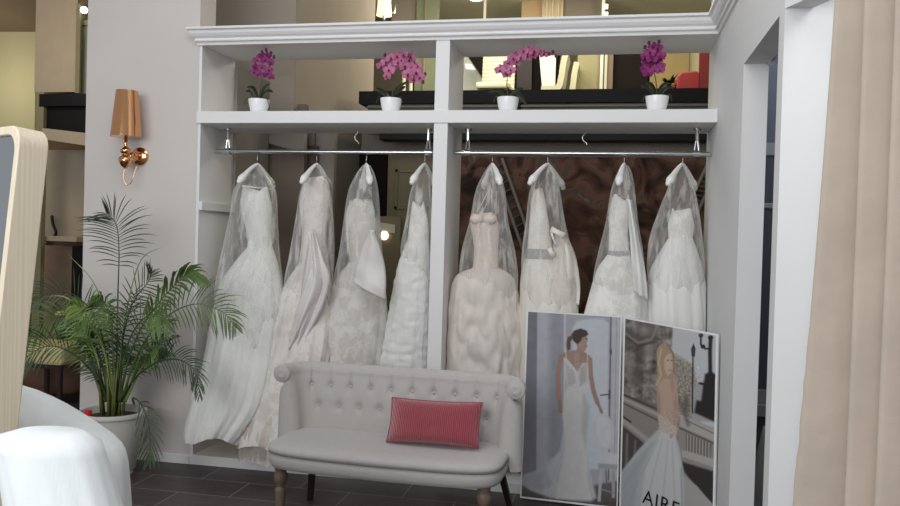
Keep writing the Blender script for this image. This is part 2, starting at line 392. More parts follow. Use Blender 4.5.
struct('wall_bay_grey', MB().box((at(314, 200, 1.2).x, 1.2, 0), (at(333, 200, 1.2).x, 1.26, 2.3)), 'wallg')
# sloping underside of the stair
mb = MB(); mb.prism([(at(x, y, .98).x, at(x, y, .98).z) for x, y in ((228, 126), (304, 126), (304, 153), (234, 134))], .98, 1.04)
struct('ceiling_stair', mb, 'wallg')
# mezzanine room shell
struct('wall_mezzanine_back', MB().box((-4.6, 6.0, 2.6), (3.0, 6.1, 4.45)), 'wallo')
struct('ceiling', MB().box((-8, .45, 4.45), (3.0, 6.2, 4.55)), mat('cream_ceiling', (232, 226, 196), .9, spec=.1))

# mural of dull reds and browns on the back wall
m_ = MB().box((-1.32, 2.17, .1), (XR+1.0, 2.195, 2.19)).build('wall_mural', 'mural')
tag(m_, 'dark reddish brown painted mural behind the four dresses of the right bay', 'mural')
# grey truss like diagonals painted beside it
for k, (pa, pb, lab) in enumerate([((497, 160), (533, 262), 'grey latticed diagonal beam left of the brown mural, behind the blush dress'), ((716, 160), (690, 215), 'grey latticed diagonal beam at the right edge of the brown mural')]):
    A = at(*pa, 2.13); B = at(*pb, 2.13); t = thing('diagonal_beam', lab, 'beam', (B.x, 2.13, B.z-.02))
    d = (B-A).normalized(); nrm = Vector((d.z, 0, -d.x))
    mb = MB()
    for o_ in (-.045, .045): mb.tube([A+nrm*o_, B+nrm*o_], .014, 6)
    mb.build('rail', 'wallg', t)
    mb = MB(); n = 12
    for i in range(n): p = A.lerp(B, (i+.5)/n); mb.tube([p-nrm*.045, p+nrm*.045+d*.02], .007, 5)
    mb.build('rungs', 'rib', t)

# lower left bay background: patterned strip, dark doorway, panelled door, mirror
z1 = 2.3
def slab(name, px0, px1, y, m, za=0, zb=2.3, th=.03, par=None, **k):
    mb = MB().box((at(px0, 200, y).x, y, za), (at(px1, 200, y).x, y+th, zb)); return mb.build(name, m, par, **k)
tag(slab('patterned_panel', 303, 316, 1.15, 'dark_stripe', zb=2.15), 'narrow dark speckled panel behind the second dress of the left bay', 'panel')
o = slab('door_1', 334, 386, 2.31, 'gap', zb=2.22); o['kind'] = 'structure'
d2 = thing('door_2', None, None, (at(409, 200, 2.25).x, 2.25, 0)); d2['kind'] = 'structure'
xa, xb = at(387, 200, 2.25).x, at(434, 200, 2.25).x
MB().box((xa, 2.25, 0), (xb, 2.29, 2.2)).build('door_leaf', 'olive', d2, bevel=.003)
for i, (za, zb) in enumerate([(1.72, 2.08), (.95, 1.62), (.2, .85)]):
    mb = MB(); x0, x1 = xa+.07, xb-.03
    for q in [((x0, 2.235, za), (x1, 2.25, za+.03)), ((x0, 2.235, zb-.03), (x1, 2.25, zb)), ((x0, 2.235, za), (x0+.03, 2.25, zb)), ((x1-.03, 2.235, za), (x1, 2.25, zb))]: mb.box(*q)
    mb.build('panel_moulding', 'olive', d2, bevel=.003)
mz = thing('wall_mirror', 'olive framed standing mirror with a glowing disc as painted lamp reflection, glimpsed behind the third dress', 'mirror', (at(390, 300, 1.7).x, 1.7, .0))
a, b = at(378, 216, 1.7), at(399, 300, 1.7)
MB().box((a.x, 1.7, 0), (b.x, 1.74, a.z)).build('frame', 'olive', mz, bevel=.012)
q0, q1 = at(378, 222, 1.69), at(395, 231, 1.69)
MB().add([(q0.x, 1.692, q0.z), (q1.x, 1.692, q0.z-.02), (q1.x, 1.692, q1.z-.02), (q0.x, 1.692, q1.z)], [(0, 1, 2, 3)]).build('top_trim', 'leather', mz, solid=.006)
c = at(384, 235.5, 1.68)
MB().lathe(c, [(0, 0), (.034, 0), (.036, .008), (0, .012)], 20, (0, 1, 0)).build('lamp', 'reflection_glow', mz)  # glowing disc set on the frame to imitate a downlight's reflection

# ------------------------------------------------------------------ built-in shelving
t = thing('shelving_unit', 'white built-in open shelving with two hanging bays between pier and right wall', 'shelving', ((XL+XR)/2, .2, 0))
MB().box((XL-.005, -.012, ZPB), (XR, DP, ZPT)).build('shelf', 'shelf', t, bevel=.003)
MB().box((XL, 0, ZC), (XR, DP, ZCT-.01)).build('top_board', 'shelf', t)
MB().box((XM1, -.004, .058), (XM2, DP, ZC)).build('divider', 'shelf', t, bevel=.002)
MB().box((XL, 0, .058), (XLB, DP, ZC)).build('side_panel', 'shelf', t, bevel=.002)
MB().box((XLB, .0, 1.605), (XLB+.022, DP, 1.66)).build('side_batten', 'shelf', t, bevel=.002)
MB().box((XL, -.006, 0), (XR, DP+.1, .06)).build('plinth', 'shelf', t, bevel=.002)
# cornice
prof = [(0, ZC-.004), (.012, ZC-.004), (.016, ZC+.012), (.030, ZC+.016), (.030, ZC+.024), (.024, ZC+.028), (.024, ZC+.036), (.040, ZC+.046), (.052, ZC+.062), (.056, ZC+.078), (.072, ZC+.084), (.072, ZCT), (0, ZCT)]
mb = MB()
def cor(px, mitre):  # profile offset (d, z) to points of the two runs
    return px
n = len(prof); vs = []
for (d, z) in prof: vs.append((XL-d*.8, -d, z))
for (d, z) in prof: vs.append((XR-d, -d, z))
for (d, z) in prof: vs.append((XR-d, -4.2, z))
fs = [(k*n+i, k*n+i+1, (k+1)*n+i+1, (k+1)*n+i) for k in range(2) for i in range(n-1)] + [tuple(range(n))[::-1]]
mb.add(vs, fs)
# rope bead: small spheres along the moulding
for i in range(300):
    x = XL-.02+i*(XR-XL+.0)/300
    if x < XR-.03: mb.lathe((x, -.031, ZC+.020), [(.0, -.004), (.0045, 0), (0, .004)], 5, (1, 0, .6))
struct('trim_3', mb, 'shelf', smooth=False)

# ------------------------------------------------------------------ clothes rails
ZR = 1.997; YR = .20
def rail(x0, x1, bx, label, g):
    t = thing('clothes_rail', label, 'clothes rail', ((x0+x1)/2, YR, ZR), g)
    MB().tube([(x0, YR, ZR), (x1, YR, ZR)], .0135, 14).build('rod', 'chrome', t, smooth=True, auto=40)
    for x in bx:
        mb = MB(); mb.lathe((x, YR, ZPB-.012), [(.024, 0), (.024, .006), (.016, .012)], 18)
        mb.tube([(x, YR, ZPB-.01), (x, YR, ZR+.075)], .011, 10); mb.tube([(x-.004, YR, ZR+.085), (x-.013, YR, ZR+.01)], .006, 8); mb.tube([(x+.004, YR, ZR+.085), (x+.013, YR, ZR+.01)], .006, 8)
        mb.box((x-.006, YR-.004, ZR+.01), (x+.006, YR+.004, ZR+.02))
        mb.lathe((x-.02, YR, ZR), [(.0135, 0), (.021, 0), (.021, .04), (.0135, .04)], 16, (1, 0, 0))
        mb.build('bracket', 'chrome', t, smooth=True, auto=35)
rail(at(214, 151, YR).x, at(433, 151, YR).x-.003, [at(228, 140, YR).x, at(428.5, 140, YR).x], 'chrome clothes rail in the left bay, hanging under the long shelf', 'chrome clothes rails under the shelf')
rail(at(455, 153, YR).x, at(711, 155, YR).x-.002, [at(468, 140, YR).x, at(697, 140, YR).x], 'chrome clothes rail in the right bay, hanging under the long shelf', 'chrome clothes rails under the shelf')
for px, lab in ((358, 'small wire hook under the shelf of the left bay'), (586, 'small wire hook under the shelf of the right bay')):
    p = at(px, 132, .3); x = p.x; zz = ZPB
    o = MB().tube(catmull([(x, .3, zz), (x-.006, .3, zz-.02), (x-.02, .3, zz-.04), (x-.012, .3, zz-.065), (x+.004, .3, zz-.075), (x+.008, .3, zz-.09)], 16), .004, 6).build('hook', 'chrome', None, smooth=True)
    tag(o, lab, 'hook')
# small wooden-and-metal peg rack seen behind the first dress
pr = thing('coat_rack', 'small dark peg rack on the wall behind the first dress', 'coat rack', at(208, 172, .95))
b0 = at(236, 160, 1.0)
MB().box((b0.x-.02, .9, b0.z-.02), (b0.x+.16, .93, b0.z+.01)).build('rail', 'brown', pr)
for i in range(3):
    MB().tube([(b0.x+.01+i*.035, .9, b0.z), (b0.x+.01+i*.035, .86, b0.z-.02), (b0.x+.01+i*.035, .85, b0.z+.03)], .005, 6).build('peg', 'chrome', pr, smooth=True)

# ------------------------------------------------------------------ dresses, hangers, bags
YD = .20
def nz(x, y, z): return noise.noise(Vector((x, y, z)))
def garment(tab, y0=YD, ry=.17, ratio=.62, n=84, rows=46, folds=11, amp=.05, seed=0, ampz=None, ruche=0, tiers=None, hem=0, cap=False, yb=None, z1=None):
    """tab: (y_px, x_left_px, x_right_px) silhouette of the photo; becomes a closed folded tube standing at depth y0"""
    tb = []
    for (py, xl, xr) in tab:
        yy = y0 if yb is None else lerp(y0, yb[1], max(0, min(1, (py-yb[0])/(440-yb[0]))))
        L_ = at(xl, py, yy); R_ = at(xr, py, yy); tb.append((L_.z*.5+R_.z*.5, L_.x, R_.x, yy))
    tb = tb[::-1]
    zt, zb = tb[-1][0], tb[0][0]
    mb = MB()
    def fn(u, v):
        z = lerp(zt, zb, v); xl, xr, yc = smooth_interp(tb, z)
        cx, rx = (xl+xr)/2, (xr-xl)/2; r_y = min(ry, max(rx*ratio, .012))
        th = 2*PI*u
        a = amp*(v**.7 if ampz is None else ampz(v))
        ph = seed*1.7+nz(math.cos(th)*1.2, math.sin(th)*1.2, z*.9+seed)*2.2
        d = a*(math.sin(folds*th+ph)*.6+.4*math.sin((folds*2+3)*th+ph*2.3+seed))
        d += a*.9*nz(math.cos(th)*2.1+seed*3.1, math.sin(th)*2.1, z*2.4)
        if ruche: d += ruche*nz(th*2.0, z*34, seed)
        if tiers: d += tiers*(abs(nz(math.cos(th)*3+seed, math.sin(th)*3, z*5.5))*1.7+.5*nz(math.cos(th)*7, math.sin(th)*7, z*12)-.3)*min(1, v*4)
        s_ = 1+d; zz = z
        zz += .022*(1-v)**8*math.cos(3*th+seed) if cap and y0 > 0 else 0
        if hem: zz += hem*(.5+.5*math.sin(3*th+seed))*v**8
        X = cx+rx*math.cos(th)*(1+d*.45); Y = yc+r_y*math.sin(th)*s_
        if Y > -.02 and zz < 2.1 and y0 > -.3:
            if cx < XM1: X = min(max(X, XLB+.026), XM1-.004)
            elif cx < XR: X = min(max(X, XM2+.004), XR-.006)
            if X == XLB+.026 and xl < XLB: Y = -.02
        elif y0 > -.3: X = min(X, XR-.006)
        return (X, min(Y, .42) if y0 > -.3 else Y, zz)
    mb.grid(fn, n, rows, closed=True)
    if cap:
        mb.f.append(tuple(range(n))); mb.fm.append(0)
    return mb
def hanger(px, near, zoff, label):
    top = at(px, 154, YD); x = top.x; t = thing('clothes_hanger', label, 'hanger', (x, YD, 1.7), 'white hangers on the chrome rails')
    zs = at(px, 166, YD).z
    # hook over the rod
    pts = [(x, YD, zs)] + [(x, YD, ZR-.03)] + [(x, YD+.019*math.sin(a), ZR+.019*-math.cos(a)) for a in [PI*.15+k*PI/7 for k in range(9)]]
    MB().tube(pts, .0024, 6).build('hook', 'chrome', t, smooth=True)
    h = .19; yy = math.sqrt(max(.02**2, h*h-near*near))
    pts = []
    for k in range(21):
        s = -1+k/10; a = abs(s)
        pts.append((x-s*near*-1*(-1), YD+s*yy, zs+.012-.125*a**1.35))
    # s=-1 is the near end
    pts = [(x+near*(-s_), YD+s_*yy, zs+.010-.125*abs(s_)**1.3) for s_ in [-1+k/10 for k in range(21)]]
    rad = [.010+.011*abs(-1+k/10)**1.2+(.004 if k in (1, 2, 18, 19) else 0) for k in range(21)]; rad[0] = rad[-1] = .012
    mb = MB().tube(pts, rad, 12); mb.sphere(pts[0], .0165, 10); mb.sphere(pts[-1], .0165, 10)
    mb.build('shoulders', 'hanger', t, smooth=True)
    return t
def bar(t, near, px, dz=.14):
    x = at(px, 154, YD).x; zs = at(px, 166, YD).z
    MB().tube([(x+near*.85, YD-.15, zs-dz), (x-near*.85, YD+.15, zs-dz)], .006, 8).build('bar', 'hanger', t, smooth=True)
def bag(tab, label, seed, ry=.19, m='bag', yb=None):
    y_, a_, b_ = tab[-1]; c_ = (a_+b_)/2; w_ = (b_-a_)/2
    tab = tab + [(y_+14, c_-w_*1.0, c_+w_*1.0), (y_+34, c_-w_*.93, c_+w_*.93), (y_+56, c_-w_*.80, c_+w_*.80)]
    mb = garment(tab, ry=ry, ratio=.66, n=110, rows=70, folds=10, amp=.10, seed=seed, yb=yb, ampz=lambda v: .02+.07*min(1, v*1.3))
    o = mb.build('garment_bag', m, None, smooth=True)
    return tag(o, label, 'garment bag', 'clear garment bags over the dresses')
def sheet(pts_l, pts_r, y0, m, name, par, nu=14, nv=30, amp=.012, folds=3, seed=0, th=.004, yend=None):
    """narrow hanging panel between two pixel outlines"""
    L_ = catmull([at(x, y, y0) for x, y in pts_l], nv); R_ = catmull([at(x, y, y0) for x, y in pts_r], nv)
    def fn(u, v):
        j = v*(nv-1); i = int(round(j)); p = L_[i].lerp(R_[i], u)
        dy = amp*math.sin(folds*2*PI*u+seed+v*2)*(.3+.7*v)+.02*nz(u*2+seed, v*3, seed)-.035*math.sin(PI*u)
        yy = (yend-y0)*v if yend is not None else 0
        return (p.x, p.y+dy+yy, p.z)
    return MB().grid(fn, nu, nv).build(name, m, par, smooth=True, solid=th)
def dress(label, x_px, g='wedding dresses hanging in the two bays'):
    p = at(x_px, 440, YD)
    return thing('wedding_dress', label, 'dress', (p.x, YD, .08), g)
def straps(t, px_top, pl, pr, m):
    A = at(*px_top, YD)
    for q in (pl, pr):
        B = at(*q, YD)
        for dy in (-.07, .07): MB().tube([(A.x+(B.x-A.x)*.15, YD+dy*1.4, A.z), (B.x, YD+dy, B.z)], .003, 5).build('strap', m, t, smooth=True)

# 1 white organza gown
d = dress('white organza ballgown, the leftmost dress, strapless with a wide sheer hem', 220)
garment([(190, 243, 268), (205, 241, 271), (228, 246, 271), (245, 248, 272), (262, 244, 273)], ratio=.6, folds=5, amp=.04, seed=1, cap=True).build('bodice', 'g_white', d, smooth=True)
garment([(246, 249, 272), (262, 236, 277), (285, 221, 281), (310, 214, 283), (330, 210, 283), (370, 203, 276), (405, 193, 265), (428, 186, 247), (434, 186, 240)], yb=(250, -.17), ratio=.62, ry=.13, folds=11, amp=.13, seed=2, hem=-.05).build('skirt', 'g_white', d, smooth=True)
h = hanger(257.5, -.03, 0, 'white hanger tilted left, leftmost in the left bay, holding the organza ballgown'); bar(h, -.03, 257.5)
bag([(165, 254, 260), (172, 248, 265), (190, 235, 275), (220, 230, 277), (255, 222, 279), (290, 216, 283)], 'clear garment bag over the leftmost dress, by the side panel', 1, yb=(250, -.17))

# 2 champagne lace with a satin cascade
d = dress('champagne lace gown with a pale satin ruffle cascading down, second from left', 262)
garment([(180, 306, 328), (200, 300, 330), (235, 302, 326), (258, 300, 328), (272, 298, 330)], ratio=.6, folds=4, amp=.05, seed=3, cap=True).build('bodice', 'g_champ', d, smooth=True)
garment([(262, 300, 328), (290, 283, 332), (330, 270, 332), (370, 260, 326), (405, 250, 318), (430, 243, 312), (442, 240, 308)], yb=(270, -.10), ry=.15, folds=12, amp=.13, seed=4, hem=-.05).build('skirt', 'g_champ', d, smooth=True)
garment([(395, 249, 318), (425, 240, 315), (458, 240, 308)], y0=.03, yb=(395, -.10), ry=.16, folds=16, amp=.05, seed=4.5, hem=-.03).build('hem_tulle', bag_mat('sheer_champagne_hem', .35, .8, (214, 204, 194)), d, smooth=True)
sheet([(313, 230), (308, 250), (303, 275), (300, 305), (297, 335), (300, 352)], [(315, 230), (324, 258), (331, 278), (325, 305), (312, 335), (304, 362)], YD-.165, 'g_satinp', 'satin_ruffle', d, seed=1, amp=.022, folds=2.6, yend=YD-.20, nu=30)
sheet([(314, 262), (306, 285), (297, 318), (293, 340)], [(316, 262), (322, 285), (309, 322), (296, 352)], YD-.19, 'g_satinp', 'satin_fold', d, seed=3, amp=.02, folds=1.6, yend=YD-.23, nu=24)
hanger(317, -.02, 0, 'white hanger of the champagne lace gown with the satin ruffle')
bag([(165, 314, 320), (172, 309, 325), (190, 301, 330), (220, 296, 333), (255, 290, 334), (280, 285, 333)], 'clear garment bag over the champagne gown, second from left', 2, yb=(270, -.10))

# 3 taupe lace on white
d = dress('white gown with taupe lace and a satin side panel, third from left', 345)
garment([(202, 349, 372), (215, 346, 375), (245, 347, 374), (262, 350, 373), (275, 348, 376)], ratio=.6, folds=4, amp=.05, seed=5, cap=True).build('bodice', 'g_lace3', d, smooth=True)
garment([(262, 350, 374), (280, 336, 383), (310, 324, 387), (340, 313, 386), (370, 307, 382), (410, 300, 380), (448, 296, 380)], ry=.19, folds=11, amp=.11, seed=6).build('skirt', 'g_lace3', d, smooth=True)
sheet([(370, 230), (362, 250), (356, 270), (354, 282)], [(374, 230), (382, 252), (387, 280), (387, 300)], YD-.17, 'g_satinp', 'satin_panel', d, seed=4, amp=.01, folds=1, yend=YD-.19)
hanger(366.5, .08, 0, 'white hanger of the third dress from left, its round end facing out')
bag([(165, 363, 370), (173, 357, 374), (190, 349, 378), (220, 344, 380), (250, 340, 382), (280, 334, 384)], 'clear garment bag over the taupe lace gown, third from left', 3)

# 4 ruched white
d = dress('slim white gown with fine ruched rows, fourth from left, against the divider', 408)
garment([(205, 412, 424), (220, 410, 428), (245, 407, 429), (262, 404, 430)], ratio=.6, folds=4, amp=.05, seed=7, cap=True).build('bodice', 'g_lacew', d, smooth=True)
garment([(240, 408, 429), (262, 399, 430.5), (300, 391, 430), (340, 384, 429), (370, 380, 428), (410, 378, 428), (448, 376, 427)], ry=.17, folds=9, amp=.07, seed=8, ruche=.10, rows=110).build('skirt', 'g_white', d, smooth=True)
hanger(425, -.03, 0, 'white hanger beside the central divider, left bay')
bag([(165, 422, 428), (173, 418, 430), (190, 411, 431), (220, 406, 431.5), (245, 401, 431.5)], 'clear garment bag over the slim ruched gown by the divider', 4)

# 5 blush tulle
d = dress('blush strapless gown with a puffy tulle skirt, first right of the divider', 480)
garment([(216, 473, 497), (224, 470, 500), (240, 473, 499), (258, 474, 498), (276, 471, 500)], ratio=.62, folds=6, amp=.02, seed=9, cap=True).build('bodice', 'g_blushb', d, smooth=True)
mb = MB()
for q in (477, 490): c = at(q, 219, YD-.05); mb.sphere(c, .045, 12, (1, .8, .75))
mb.build('cup', 'g_blushb', d, smooth=True)
garment([(268, 474, 500), (275, 458, 512), (290, 451, 517), (320, 447, 521), (345, 445, 522), (370, 445, 522), (410, 444, 524), (446, 444, 524)], ry=.2, folds=8, amp=.05, seed=10, tiers=.22, rows=80).build('skirt', 'g_blush', d, smooth=True)
hanger(492.5, .075, 0, 'white hanger turned to show both ends, holding the blush strapless gown')
straps(d, (494, 190), (478, 216), (494, 216), 'g_blushb')
bag([(165, 489, 496), (173, 484, 500), (190, 476, 505), (220, 470, 508), (250, 462, 515), (272, 459, 518)], 'clear garment bag over the blush gown, first right of the divider', 5)

# 6 ivory satin, beaded belt and bow
d = dress('ivory satin gown with a beaded belt and back bow, second right of the divider', 540)
garment([(192, 533, 543), (205, 531, 546), (225, 529, 549), (250, 527, 551), (262, 526, 554)], ratio=.62, folds=5, amp=.04, seed=11, cap=True).build('bodice', 'g_ivory', d, smooth=True)
garment([(256, 527, 552), (275, 521, 565), (300, 520, 577), (340, 519, 577), (400, 518, 580), (452, 517, 582), (470, 517, 582)], ry=.18, folds=8, amp=.11, seed=12).build('skirt', 'g_ivory', d, smooth=True)
garment([(249, 526.5, 552), (254, 526, 553), (259, 526, 554)], ratio=.66, folds=5, amp=.03, seed=11, rows=6).build('belt', 'g_belt', d, smooth=True)
sheet([(555, 232), (553, 250), (551, 285), (556, 302)], [(568, 238), (576, 258), (580, 285), (579, 305)], YD-.02, 'g_ivory', 'train', d, seed=2, amp=.02, folds=2)
mb = MB()
A = at(548, 228, YD-.14)
for pa, pb, w_ in (((551, 229), (565, 236), .024), ((549, 248), (554, 257), .02), ((551, 231), (556, 246), .008)):
    A, B = at(*pa, YD-.09), at(*pb, YD-.09); q = (B-A).normalized(); nn = Vector((-q.z, 0, q.x))
    mb.grid(lambda u, v: tuple(A.lerp(B, u)+nn*w_*(v-.5)*(1.2+.6*abs(u-.5))+Vector((0, -.02*math.sin(PI*u), 0))), 8, 5)
mb.build('bow', 'g_ivory', d, smooth=True, solid=.006)
hanger(548, -.085, 0, 'white hanger tilted left, holding the ivory satin gown with the belt')
bag([(165, 545, 551), (173, 539, 556), (190, 530, 560), (220, 526, 565), (250, 522, 572), (280, 521, 577)], 'clear garment bag over the ivory satin gown, second right of the divider', 6)

# 7 lace bodice, full white skirt
d = dress('white lace gown with thin ribbon belt and side sash, third right of the divider', 618)
garment([(198, 612, 629), (212, 609, 630), (235, 609, 628), (256, 608, 630), (262, 606, 632)], ratio=.62, folds=5, amp=.04, seed=13, cap=True).build('bodice', 'g_lacew', d, smooth=True)
garment([(254, 608, 630), (270, 597, 641), (300, 588, 648), (330, 582, 649), (390, 580, 652), (450, 580, 652), (470, 580, 652)], ry=.19, folds=10, amp=.11, seed=14).build('skirt', 'g_lacew', d, smooth=True)
garment([(251, 608, 631), (254, 607.5, 631), (257, 607, 631)], ratio=.66, folds=5, amp=.03, seed=13, rows=5).build('belt', 'g_belt', d, smooth=True)
sheet([(627, 200), (630, 240), (632, 270), (634, 292)], [(632, 200), (639, 240), (645, 270), (648, 300)], YD-.11, 'g_satin', 'sash', d, seed=5, amp=.012, folds=1.5)
hanger(624.5, -.03, 0, 'white hanger seen end on, holding the white lace gown, right bay')
bag([(165, 621, 628), (173, 617, 632), (190, 611, 635), (220, 606, 638), (250, 599, 643), (278, 593, 646)], 'clear garment bag over the white lace gown, third right of the divider', 7)

# 8 white satin with sheer side
d = dress('white satin ballgown with glossy pleats, rightmost dress against the wall', 680)
garment([(212, 672, 692), (225, 668, 694), (245, 669, 692), (258, 668, 694)], ratio=.62, folds=5, amp=.04, seed=15, cap=True).build('bodice', 'g_lacew', d, smooth=True)
garment([(236, 670, 692), (252, 660, 698), (275, 649, 704), (310, 646, 708), (350, 646, 708), (420, 646, 709), (470, 646, 710)], ry=.19, folds=8, amp=.14, seed=16).build('skirt', 'g_satin', d, smooth=True)
hanger(683, -.088, 0, 'white hanger nearest the right wall, holding the satin ballgown')
bag([(165, 680, 686), (173, 674, 689), (190, 667, 695), (210, 659, 699), (240, 649, 703), (262, 647, 705)], 'clear garment bag over the satin ballgown by the right wall', 8)

# ------------------------------------------------------------------ sofa
SX, SY, SR = -1.030, -.74, math.radians(-2.0)
sofa = thing('sofa', 'light grey linen loveseat with buttoned rolled back on turned legs', 'sofa', (SX, SY, 0), None, SR)
HW = .578   # half width of the seat
# seat: super-elliptic plan, rounded profile
def seatring(k, e=7):
    q = 2*PI*k; c, s = math.cos(q), math.sin(q)
    x = HW*math.copysign(abs(c)**(2/e), c); y = .315*math.copysign(abs(s)**(2/e), s)
    if y < 0: y -= .035*(1-(x/HW)**2)
    return x, y
def loop_surface(prof, name, m, parent, cx=0, cyy=0, crown=0):
    mb = MB(); n = 96; vs = []
    for (ins, z) in prof:
        for j in range(n):
            x, y = seatring(j/n); r = math.hypot(x, y)
            fx, fy = x*(1-ins/HW), y*(1-ins/.33)
            vs.append((fx+cx, fy+cyy, z))
    k = len(prof)
    fs = [(i*n+j, i*n+(j+1)%n, (i+1)*n+(j+1)%n, (i+1)*n+j) for i in range(k-1) for j in range(n)]
    fs += [tuple(range(n))[::-1], tuple((k-1)*n+j for j in range(n))]
    mb.add(vs, fs); return mb.build(name, m, parent, smooth=True, local=True)
loop_surface([(.03, .335), (.008, .340), (.0, .358), (-.003, .380), (.0, .402), (.006, .409)], 'seat_base', 'sofa', sofa)
loop_surface([(.006, .409), (-.004, .414), (-.007, .424), (-.004, .436), (.010, .446), (.03, .453), (.07, .457), (.14, .459), (.22, .460), (.31, .4605), (.329, .460)], 'seat_cushion', 'sofa', sofa)
mb = MB(); pts = []
for k in range(97): x, y = seatring(k/96); pts.append((x*1.004, y*1.006, .410))
mb.tube(pts, .0035, 6, caps=False); mb.build('piping', 'piping', sofa, smooth=True, local=True)
# back: path in plan, profile up the inner face and over the roll
def bpath(s):   # s 0..1 -> (x, y, nx, ny) n pointing to the inside
    W = .575; yb = .125; yf = -.03; R_ = .11
    segs = [('l', (-W, yf), (-W, yb-R_)), ('a', (-W+R_, yb-R_), PI, PI/2), ('l', (-W+R_, yb), (W-R_, yb)), ('a', (W-R_, yb-R_), PI/2, 0), ('l', (W, yb-R_), (W, yf))]
    Ls = [yb-R_-yf, R_*PI/2, 2*(W-R_), R_*PI/2, yb-R_-yf]; T_ = sum(Ls); d = s*T_
    for sg, L_ in zip(segs, Ls):
        if d <= L_+1e-9:
            t_ = d/L_
            if sg[0] == 'l':
                ax, ay = sg[1]; bx, by = sg[2]; tx, ty = (bx-ax)/L_, (by-ay)/L_
                return lerp(ax, bx, t_), lerp(ay, by, t_), ty, -tx
            a = lerp(sg[2], sg[3], t_); return sg[1][0]+R_*math.cos(a), sg[1][1]+R_*math.sin(a), -math.cos(a), -math.sin(a)
        d -= L_
    x, y = W, yf; return x, y, -1, 0
PT = .26+.17*PI/2  # placeholder lengths
LT = 2*(.045)+.11*PI+2*(.575-.11)
btn = []
rowz = [(.678, 10, 0), (.575, 9, .5)]
for z, n_, off in rowz:
    for i in range(n_):
        u = (i-(n_-1)/2)*.112
        btn.append((LT/2+u, z))
prof = [(.05, .40), (.055, .47), (.055, .54), (.050, .61), (.042, .68), (.026, .735)]
rc = (-.020, .748); rr = .045
for k in range(11):
    a = math.radians(8+k*27); prof.append((rc[0]+rr*math.cos(a), rc[1]+rr*math.sin(a)))
prof += [(-.05, .66), (-.06, .56), (-.066, .45), (-.07, .35)]
def back_pt(s, q, off=0):
    x, y, nx, ny = bpath(s); i = q*(len(prof)-1); k = min(int(i), len(prof)-2); f = i-k
    d = lerp(prof[k][0], prof[k+1][0], f); z = lerp(prof[k][1], prof[k+1][1], f)
    sag = 0
    e = min(s, 1-s)*LT      # arms: lean out a little at the front end
    flare = max(0, (.25-e)/.25)
    d -= flare*max(0, (z-.45))*.05
    if k < 6:
        L_ = s*LT
        dep = 0
        for bl, bz in btn:
            r2 = ((L_-bl)**2+(z-bz)**2)
            if r2 < .01: dep += .020*math.exp(-r2/.00028)+.006*math.exp(-r2/.0018)
        # pleats up from the top row
        if z > .678:
            w_ = ((L_-LT/2)/.112+.5) % 1
            if abs(L_-LT/2) < .112*4.8: dep += .006*math.exp(-((w_-0)**2)/.003)+.006*math.exp(-((w_-1)**2)/.003)
        d -= dep
    if e < .05 and (k < 6 or k > 15):
        mid = -.01; f_ = math.sqrt(max(0, 1-(1-e/.05)**2)); d = mid+(d-mid)*(.12+.88*f_)
    if 6 <= k < 11:
        L_ = s*LT; w_ = ((L_-LT/2)/.112+.5) % 1
        if abs(L_-LT/2) < .112*4.8: d -= .004*(math.exp(-(w_**2)/.003)+math.exp(-((w_-1)**2)/.003))
    return (x+nx*(d+off), y+ny*(d+off), z)
mb = MB(); nu, nv = 300, 84
mb.grid(lambda u, v: back_pt(u, v), nu, nv)
# end caps
for s in (0, 1):
    ring = [back_pt(s, v/(nv-1)) for v in range(nv)]
    mb.add(ring, [tuple(range(nv))])
mb.build('back', 'sofa', sofa, smooth=True, local=True, auto=50)
for s in (0, 1):   # scroll discs on the arm ends
    x, y, nx, ny = bpath(s); fl = (.728-.45)*.05
    c = (x+nx*(rc[0]-fl), y-.002, rc[1])
    mb = MB(); mb.lathe(c, [(rr, .01), (rr+.001, 0), (rr-.006, -.007), (rr-.016, -.004), (rr-.02, -.010), (.012, -.010), (.0, -.006)], 28, (0, 1, 0))
    mb.build('arm_scroll', 'sofa', sofa, smooth=True, local=True)
for bl, bz in btn:
    s = bl/LT
    lo, hi = 0, 5/(len(prof)-1)
    for _ in range(30):
        m = (lo+hi)/2
        if back_pt(s, m)[2] < bz: lo = m
        else: hi = m
    p = back_pt(s, lo, .003); mb = MB().sphere(p, .0088, 10); mb.build('button', 'sofa', sofa, smooth=True, local=True)
lp = [(.012, 0), (.014, .01), (.017, .06), (.023, .17), (.027, .215), (.025, .226), (.017, .232), (.019, .242), (.029, .256), (.034, .277), (.031, .298), (.024, .308), (.030, .314), (.031, .35)]
for lx, ly in ((-.505, -.235), (.505, -.235)):
    MB().lathe((lx, ly, 0), lp, 24).build('leg', 'sofaleg', sofa, smooth=True, local=True)
for lx, ly in ((-.50, .16), (.50, .16)):
    mb = MB(); b = .018
    for (z0, z1, o0, o1) in ((0, .35, .05, 0),):
        s_ = 1; fx = lx+math.copysign(.07, lx); vs = [(fx-.013, ly+.13-.013, 0), (fx+.013, ly+.13-.013, 0), (fx+.013, ly+.13+.013, 0), (fx-.013, ly+.13+.013, 0), (lx-b, ly-b, .35), (lx+b, ly-b, .35), (lx+b, ly+b, .35), (lx-b, ly+b, .35)]
        mb.add(vs, [(0,3,2,1),(4,5,6,7),(0,1,5,4),(1,2,6,5),(2,3,7,6),(3,0,4,7)])
    mb.build('leg', 'brown', sofa, local=True)

